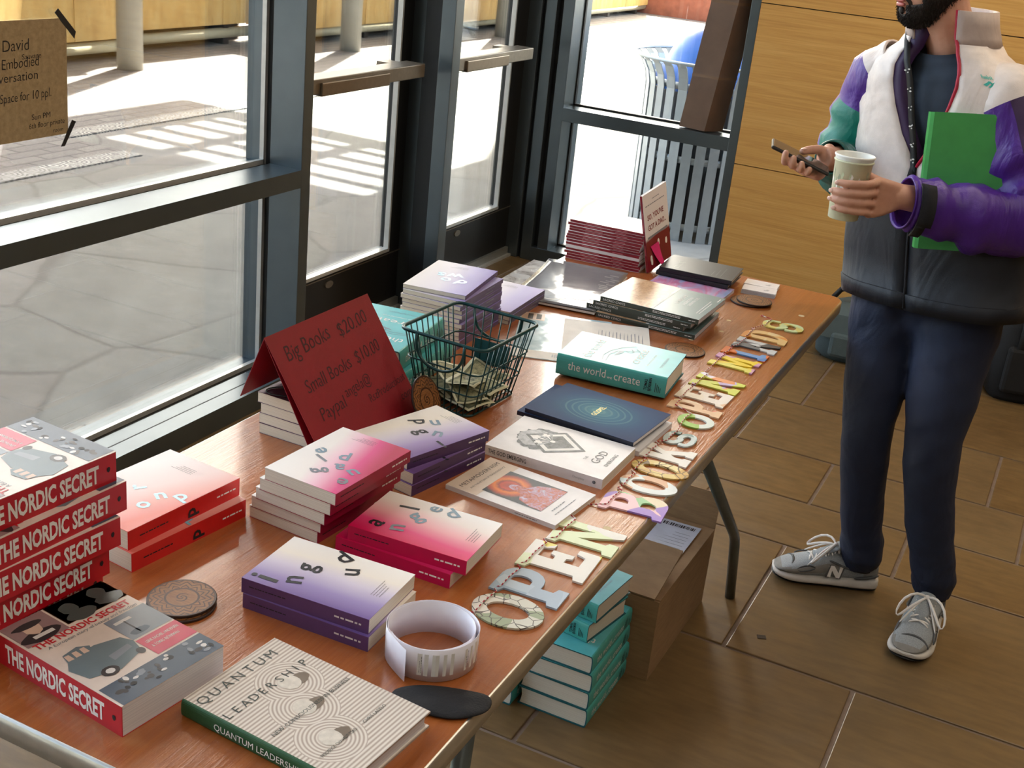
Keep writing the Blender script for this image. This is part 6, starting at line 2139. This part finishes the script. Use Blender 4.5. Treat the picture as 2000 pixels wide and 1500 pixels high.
def jpos(z, a_, hw, hd, off=0.0):
    """a_ = 0 at the front middle, positive towards the person's right"""
    c = trunk(z) + Vector((0, 0, .075 * 0))
    sx, sy = math.sin(a_), math.cos(a_)
    e = .82
    w = wrinkle(z, a_)
    tilt = 0.085 * sx * hw * max(0, 1 - (z - .83) / .5)
    p = c + rt * (hw + off) * w * math.copysign(abs(sx) ** e, sx) + fw * (hd + off) * w * math.copysign(abs(sy) ** e, sy)
    return p - Vector((0, 0, tilt))


def jrad(z):
    for (z0, a0, b0), (z1, a1, b1) in zip(JZ, JZ[1:]):
        if z <= z1:
            q = max(0.0, (z - z0) / (z1 - z0))
            return a0 + (a1 - a0) * q, b0 + (b1 - b0) * q
    return JZ[-1][1], JZ[-1][2]


rings = []
for z, hw, hd in JZ:
    g0 = gapw(z)
    rings.append([jpos(z, g0 + (2 * math.pi - 2 * g0) * i / NJ, hw, hd) for i in range(NJ + 1)])


def jm(k, i):
    if k < 5:
        return 1
    if k == 5:
        return 2
    return 0


jk.loft(rings, 0, LP, False, False, True, jm)
jo = jk.obj('jacket', [M_JWHITE, M_JNAVY, M_JTURQ], pe)
so_ = jo.modifiers.new('thick', 'SOLIDIFY')
so_.thickness, so_.offset = 0.003, -1.0
# hem band seam
MB().tube([jpos(.874, 2 * math.pi * i / 40, .2345, .1525) for i in range(40)], 0.0016, 6, 0, LP, True).obj('hem_seam', M_VELC, jo)
# stand collar with facings: left picture side dark plum, right side white with red piping
cz = [(1.447, .105, .098), (1.465, .102, .097), (1.49, .098, .096), (1.522, .097, .099)]
cr = []
for z, hw, hd in cz:
    c = trunk(z) + Vector((-.010, -.008, 0)) * ((z - 1.447) * 9)
    g0 = 0.488 + (z - 1.447) * 1.6
    cr.append([c + rt * hw * math.sin(a) + fw * hd * math.cos(a) for a in [g0 + (2 * math.pi - 2 * g0) * i / 32 for i in range(33)]])
co_ = MB().loft(cr, 0, LP, False, False, True).obj('collar', [M_JWHITE, M_JLINE], jo)
so_ = co_.modifiers.new('thick', 'SOLIDIFY')
so_.thickness, so_.offset, so_.material_offset = 0.006, -1.0, 1
edgeR, edgeL = [], []
for z in (1.172, 1.20, 1.24, 1.28, 1.32, 1.36, 1.39, 1.41, 1.43, 1.445):
    hw, hd = jrad(z)
    edgeL.append(jpos(z, -gapw(z), hw, hd, .002))
    edgeR.append(jpos(z, gapw(z), hw, hd, .002))
for j in (1, 2, 3):
    edgeR.append(cr[j][0])
    edgeL.append(cr[j][-1])
MB().tube(edgeL, 0.0042, 8, 0, LP).obj('red_piping', M_PIPE, jo)
pf = MB()
pf.loft([[p, p + (Vector((0.030, -0.010, 0)) + fw * -0.014)] for p in edgeR], 0, LP, False, False, True)
pfo = pf.obj('zip_facing', M_JPLUM, jo)
so_ = pfo.modifiers.new('thick', 'SOLIDIFY')
so_.thickness = 0.004
zp = MB().tube([jpos(z, 0, *jrad(z), .003) for z in (1.172, 1.13, 1.10, 1.0, .9, .84)], 0.004, 6, 0, LP).obj('zip', M_VELC, jo)
# sleeves
def folds(seed, amp, f1, f2):
    def f(s, a):
        k = math.exp(-((s - .52) / .30) ** 2) + 0.35
        return 1 + amp * k * (math.sin(f1 * s * 6.28 + 1.5 * math.sin(a + seed)) * 0.65 + math.sin(f2 * s * 6.28 - 2 * a + seed) * 0.5)
    return f


def smif(n, sel):
    def f(k, i):
        return sel(k, i / n)
    return f


sl = MB()
limb(sl, [(-0.455, 3.100, 1.372), (-0.500, 3.112, 1.335), (-0.528, 3.125, 1.25), (-0.545, 3.130, 1.16), (-0.528, 3.095, 1.105), (-0.545, 3.02, 1.135), (-0.548, 2.965, 1.156), (-0.549, 2.945, 1.160)],
     [(.080, .070), (.080, .078), (.072, .074), (.074, .074), (.070, .070), (.052, .054), (.040, .042), (.039, .040)], 0, 32, fw, folds(1, .11, 7, 11), False,
     smif(32, lambda k, u: (4 if k < 4 else 3 if k < 10 and 0.74 < u < 0.86 else 1 if 9 <= k < 16 and (u < 0.10 or u > 0.70) else 5 if k >= 21 else 0)))
slo = sl.obj('sleeve', [M_JPURP, M_JTEAL, M_JNAVY, M_JPLUM, M_JWHITE, cloth('deep_teal_shell_fabric', (14, 88, 80), 0.42, 0.6, 10)], jo)
slo['label'] = 'purple sleeve with teal panel reaching to the phone'
so_ = slo.modifiers.new('thick', 'SOLIDIFY')
so_.thickness, so_.offset = 0.004, -1
sl = MB()
limb(sl, [(-0.275, 3.035, 1.365), (-0.205, 3.005, 1.340), (-0.155, 2.985, 1.25), (-0.118, 2.975, 1.16), (-0.112, 2.955, 1.095), (-0.185, 2.885, 1.095), (-0.270, 2.830, 1.108), (-0.325, 2.803, 1.116), (-0.345, 2.790, 1.118)],
     [(.066, .066), (.086, .082), (.084, .084), (.082, .084), (.080, .086), (.066, .076), (.054, .064), (.052, .060), (.051, .059)], 0, 36, fw, folds(3, .13, 8, 13), False,
     smif(36, lambda k, u: 1 if k < 6 else 2 if k < 12 and (0.76 < u < 0.90) else 0))
slo = sl.obj('sleeve', [M_JPURP, M_JWHITE, M_JPLUM], jo)
slo['label'] = 'purple sleeve whose hand holds the cup'
so_ = slo.modifiers.new('thick', 'SOLIDIFY')
so_.thickness, so_.offset = 0.004, -1
# velcro tab round the near cuff
vt = MB()
ax_ = (Vector((-0.345, 2.790, 1.118)) - Vector((-0.270, 2.830, 1.108))).normalized()
cb = Vector((-0.318, 2.805, 1.114))
for (a0, a1, w0, dx0, mi) in ((-52, 28, .034, 0, 0), (28, 62, .022, .006, 1)):
    rg2 = []
    for k in range(9):
        a = rad(a0 + (a1 - a0) * k / 8)
        t, u, w = orient(cb, cb + ax_, cdir)
        p = cb + (u * math.cos(a) * .0655 + Vector((0, 0, -1)) * math.sin(a) * .0685) + ax_ * dx0
        rg2.append([p - ax_ * w0 / 2, p + ax_ * w0 / 2])
    vt.loft(rg2, mi, LP, False, False, True)
vto = vt.obj('velcro_tab', [M_VELC, M_GASKET], jo)
so_ = vto.modifiers.new('thick', 'SOLIDIFY')
so_.thickness, so_.offset = 0.004, 1
# chest mark
hw, hd = jrad(1.385)
def chest(a_, z, o=.004):
    hw, hd = jrad(z)
    return jpos(z, a_, hw, hd, o)
# ---- lanyard
ln = [trunk(1.50) + rt * .07 - fw * .02, trunk(1.47) + rt * .088 + fw * .045, trunk(1.44) + rt * .066 + fw * .092]
for z, a_ in ((1.40, .20), (1.36, .15), (1.32, .12), (1.28, .09), (1.24, .06), (1.20, .03), (1.17, .02)):
    hw, hd = jrad(min(z, 1.30))
    ln.append(trunk(z) + rt * a_ * .20 + fw * (hd - (.004 if z > 1.3 else 0)) + fw * .004)
ln.append(ln[-1] + Vector((0, 0, -.022)) + fw * .006)
ly = MB()
rl = []
for i, p in enumerate(ln):
    rl.append([p - rt * .008, p + rt * .008])
ly.loft(rl, 0, LP, False, False, True)
for i in range(3, 9):
    p = (Vector(ln[i]) + Vector(ln[i + 1])) / 2 + fw * .0042
    d = Vector(ln[i + 1]) - Vector(ln[i])
    for k in range(3):
        c = p + rt * (.0042 * math.cos(k * 2.09)) + Vector((0, 0, .0042 * math.sin(k * 2.09)))
        ly.add([c + rt * .0022, c + Vector((0, 0, .0026)), c - rt * .0022, c - Vector((0, 0, .0018))], [(0, 1, 2, 3), (3, 2, 1, 0)], 1, LP)
lyo = ly.obj('lanyard', [M_GASKET, M_WINK], pe)
so_ = lyo.modifiers.new('thick', 'SOLIDIFY')
so_.thickness = 0.002
c = ln[-1]
MB().tube([c + fw * .004, c + Vector((0, 0, -.018)) + fw * .006, c + Vector((0.006, 0, -.026)) + fw * .006, c + Vector((0.004, 0, -.038)) + fw * .006, c + Vector((-0.006, 0, -.036)) + fw * .006, c + Vector((-0.004, 0, -.02)) + fw * .006], 0.0026, 8, 0, LP).obj('lanyard_clip', M_STEEL, lyo)

# ---- shoes (toe along +x)
g = G('grey_mesh_fabric')
g.out(g.ramp(g.noise(g.coord(), 500, 2), [(0.3, (126, 132, 136)), (0.7, (160, 166, 170))]), 0.7)
M_SMESH = g.m
M_SUEDE = mat('grey_suede', (134, 132, 128), 0.85, var=0.1, vs_=60)
M_SDARK = mat('dark_grey_trim', (84, 86, 88), 0.7)
M_SOLE = mat('pale_foam_sole', (206, 202, 196), 0.6)
M_RUB = mat('black_rubber', (26, 26, 26), 0.6)
M_LACE = mat('white_lace', (232, 228, 224), 0.8)


def shoe(loc, rz, side, lab):
    sh = MB()
    xs = [(-.142, .026, .020, .078), (-.130, .034, .012, .098), (-.100, .038, .010, .098), (-.065, .040, .010, .090), (-.03, .041, .010, .096), (.0, .043, .010, .096), (.03, .046, .010, .078), (.065, .049, .010, .062), (.095, .047, .012, .052), (.120, .038, .016, .042), (.138, .022, .020, .032)]
    rings = []
    for x, hw, zb, zt in xs:
        y0 = -side * .010 * max(0, x / .14) ** 2
        ring = []
        for k in range(20):
            a = 2 * math.pi * k / 20
            cy, cz_ = math.cos(a), math.sin(a)
            zc, zr = (zb + .012 + zt) / 2, (zt - zb - .012) / 2
            wid = hw * math.copysign(abs(cy) ** .75, cy) * (1.0 if cz_ < 0.2 else 1 - .35 * (cz_ - .2) * min(1, zr / .03))
            ring.append((x, y0 + wid, zc + zr * math.copysign(abs(cz_) ** .8, cz_)))
        rings.append(ring)
    root = sh.loft(rings, 0, None, True, True, True, lambda k, i: (1 if (k > 7 and not (k == 8 and 2 <= i <= 7)) or k < 2 or (i in (0, 9, 10, 19) and 3 < k < 8) else 0)).obj('shoe', [M_SMESH, M_SUEDE], pe, (loc[0] + .22, loc[1] - 3.05, 0), (0, 0, rad(rz)))
    root['label'] = lab
    so = MB()
    rings = []
    for x, hw, zb, zt in xs:
        y0 = -side * .010 * max(0, x / .14) ** 2
        k = 1.10 if abs(x) < .13 else 1.2
        rise = .012 * max(0, (x - .07) / .07) ** 2 + .004 * max(0, (-x - .1) / .04)
        hh = .026 + (.010 if x < -.03 else 0) - (.006 if x > .11 else 0)
        rings.append([(x * 1.035, y0 + hw * k * s, z + rise) for s, z in ((1, .007), (1.06, .014), (1.0, hh), (.8, hh + .002), (-.8, hh + .002), (-1.0, hh), (-1.06, .014), (-1, .007))])
    so.loft(rings, 0, None, True, True, True)
    so.loft([[(p[0], p[1] * .97, z + (p[2] - .007)) for p, z in ((r[0], 0.0), (r[0], .008), (r[7], .008), (r[7], 0.0))] for r in rings], 1, None, True, True, False)
    so.obj('sole', [M_SOLE, M_RUB], root)
    tg = MB()
    tg.loft([[(x, y, z) for y, z in ((-w, z0 - .004), (-w * .6, z0 + .004), (0, z0 + .007), (w * .6, z0 + .004), (w, z0 - .004), (0, z0 - .002))] for x, w, z0 in ((-.035, .030, .118), (-.020, .031, .106), (.01, .026, .090), (.04, .022, .074))], 0, None)
    tg.obj('tongue', M_SMESH, root)
    tr2 = MB()
    for s in (-1, 1):
        tr2.tube([(-.125, s * .036, .070), (-.09, s * .041, .062), (-.05, s * .0435, .066), (-.02, s * .043, .078), (0, s * .040, .082)], .0035, 6)
        tr2.tube([(.03, s * .046, .055), (.055, s * .050, .042), (.085, s * .048, .040), (.075, s * .046, .052), (.045, s * .042, .062), (.03, s * .046, .055)], .0026, 6)
        tr2.tube([(-.145, s * .026, .052), (-.11, s * .041, .044), (-.07, s * .045, .040)], .005, 6)
    tr2.tube([(.102, .042, .035), (.090, .030, .050), (.086, 0, .057), (.090, -.030, .050), (.102, -.042, .035)], .004, 6)
    tr2.obj('trim', M_SDARK, root)
    for s in (-1, 1):
        nm = MB()
        MN = frame((-.022, s * .0455, .036), (1, 0, 0) if s < 0 else (-1, 0, 0), (0.0, -s * .20, 1))
        q = [(-.020, 0), (-.011, 0), (-.009, .018), (.004, 0), (.013, 0), (.020, .032), (.011, .032), (.009, .014), (-.004, .032), (-.013, .032)] if s < 0 else [(-.020, 0), (-.011, 0), (-.009, .018), (.004, 0), (.013, 0), (.020, .032), (.011, .032), (.009, .014), (-.004, .032), (-.013, .032)]
        nm.prism([(a * 1.18 + .0 + (-.0012 if a < 0 else .0012), b * 1.08 - .0014) for a, b in q], 0, .0012, 1, MN)
        nm.prism(q, .0012, .0022, 0, MN)
        nm.obj('side_letter', [M_LACE, M_SDARK], root)
    lc = MB()
    for k in range(5):
        x = .050 - k * .016
        z = .068 + k * .0078
        lc.tube([(x, -.026, z - .004), (x - .004, -.012, z + .007), (x - .010, .012, z + .008), (x - .012, .026, z - .002)], .0030, 6)
        lc.tube([(x, .026, z - .004), (x - .004, .012, z + .006), (x - .010, -.012, z + .007), (x - .012, -.026, z - .002)], .0028, 6)
    kx, kz = -.018, .112
    for s in (-1, 1):
        lc.tube([(kx, 0, kz), (kx + .008, s * .024, kz + .012), (kx + .034, s * .052, kz + .000), (kx + .062, s * .062, kz - .032), (kx + .070, s * .054, kz - .044), (kx + .050, s * .038, kz - .024), (kx + .022, s * .014, kz - .004), (kx, 0, kz)], .0042, 6)
        lc.tube([(kx, 0, kz), (kx + .018, s * .012, kz - .004), (kx + .05, s * .030, kz - .030), (kx + .075, s * .046, kz - .055)], .0028, 6)
    lc.ellip((kx, 0, kz), .008, .008, .006, 0)
    lo = lc.obj('laces', M_LACE, root)
    for q in [root, lo] + [c for c in root.children if c.name.startswith(('sole', 'tongue', 'trim'))]:
        sd = q.modifiers.new('round', 'SUBSURF')
        sd.levels = sd.render_levels = 1 if q is root or q.name.startswith('sole') else 1
    return root


shoe((-0.375, 3.075, 0), 180 + 19, -1, 'shoe pointing towards the table')
shoe((-0.095, 2.925, 0), -92, 1, 'shoe pointing towards the viewer')
# ankle cuffs already belong to the trousers; dark socks close the gap
for x, y in ((-0.287, 3.095), (-0.092, 3.040)):
    MB().cyl((x, y), .036, .06, .14, 20, 0, .040, LP).obj('sock', M_VELC, pe)

# ---- what the person holds
cp = thing('paper_cup', 'pale green paper coffee cup held in front of the jacket', 'cup', (CC.x, CC.y, 1.076))
M_CUP = mat('pale_green_cup', (206, 206, 176), 0.5)
M_CUPW = mat('white_cup_lining', (232, 232, 226), 0.45)
m = MB()
m.lathe([(.0, .004), (.0305, .004), (.0310, 0), (.0325, .001), (.0405, .124), (.0425, .1255), (.0430, .128), (.0415, .130), (.0400, .128)], 40, 0)
m.lathe([(.0330, .012), (.0338, .024)], 40, 1)
m.obj('outer_cup', [M_CUP, mat('mint_band', (160, 206, 170), 0.5)], cp)
m = MB()
m.lathe([(.0400, .120), (.0412, .134), (.0432, .1365), (.0436, .139), (.0420, .141), (.0404, .138), (.0320, .006), (0, .006)], 40, 0)
m.obj('inner_cup', M_CUPW, cp)
m = MB()
r = random.Random(6)
for k in range(26):
    a0 = rad(-150 + k * 8 + r.uniform(-3, 3))
    z0 = .085 + .022 * math.sin(k * 1.7) * r.random()
    R0 = lambda z: .0326 + (.0405 - .0326) * (z / .124) + .0004
    wdt, hgt = r.uniform(.05, .12), r.uniform(.006, .016)
    m.add([((R0(z)) * math.cos(a0 + da), (R0(z)) * math.sin(a0 + da), z) for da, z in ((-wdt, z0), (0, z0 - hgt), (wdt, z0 + hgt * .4), (0, z0 + hgt))], [(0, 1, 2, 3)], k % 3)
m.obj('cup_print', [M_CUPW, mat('sage_print', (150, 158, 130), 0.5), mat('light_sage_print', (186, 196, 164), 0.5)], cp)
pho = thing('smartphone', 'dark smartphone with a glossy screen held over the table corner', 'phone', (0, 0, 0))
pho.matrix_world = frame(PC, pa, pw if (pa.cross(pw)).dot(pn) > 0 else -pw)
MB().box(-.0735, .0735, -.0355, .0355, -.0042, .0042, 0, None, .0035).obj('case', mat('black_phone_case', (28, 24, 24), 0.4), pho)
MB().box(-.0705, .0705, -.0330, .0330, .0042, .0046, 0).obj('screen', mat('phone_screen', (92, 84, 78), 0.08), pho)
M_GFOLD = mat('green_folder_card', (70, 158, 82), 0.45)
M_GEDGE = mat('bright_green_edge', (96, 206, 112), 0.45)
fo = thing('folder', 'bright green folder tucked under the arm', 'folder', (0, 0, 0))
A = Vector((-0.315, 2.868, 1.004))
uu, vv = Vector((0.220, 0.050, 0.020)), Vector((0.004, 0.026, 0.300))
fo.matrix_world = frame(A, uu, vv)
FW, FH = 0.235, 0.305
m = MB()
m.box(0.012, FW, 0, FH, 0, 0.0012, 0)
m.box(0.0, FW - 0.004, 0.002, FH, -0.012, -0.0108, 0)
m.add([(0.012, 0, 0.0012), (0.004, 0, -0.004), (0.0, 0.002, -0.0108), (0.012, FH, 0.0012), (0.004, FH, -0.004), (0.0, FH, -0.0108)], [(0, 1, 4, 3), (1, 2, 5, 4), (3, 4, 1, 0), (4, 5, 2, 1)], 1)
m.obj('cover', [M_GFOLD, M_GEDGE], fo)
MB().box(0.014, FW - 0.008, 0.003, FH - 0.004, -0.0095, -0.002).obj('papers', M_PAPER, fo)
m = MB().prism([(0.185 + .018 * math.cos(k * .314), 0.045 + .016 * math.sin(k * .314)) for k in range(20)], 0.0012, 0.0018, 0)
m.obj('round_sticker', M_WINK, fo)
# teal chest logo: lettering over three slanted strokes, laid on the jacket
lg = MB()
onj = lambda x, y: chest(-0.80 - x * 5.2, 1.386 + y, .0055)
Vt, Ft, xa, xb = text_mesh('Reebok', 0.02, 2)
kx = 0.034 / (xb - xa)
lg.add([onj((x - (xa + xb) / 2) * kx, 0.003 + y * 0.0105) for x, y, _ in Vt], Ft, 0, LP)
for pts in ([(-.018, -.009), (-.002, -.002), (.004, -.004), (-.010, -.012)], [(-.006, -.013), (.014, -.002), (.020, -.003), (.0, -.014)], [(-.004, -.001), (.004, -.001), (.018, -.012), (.011, -.012)]):
    lg.add([onj(*p) for p in pts], [(0, 1, 2, 3)], 0, LP)
lg.obj('chest_logo', mat('teal_embroidery', (64, 184, 170), 0.6), jo)
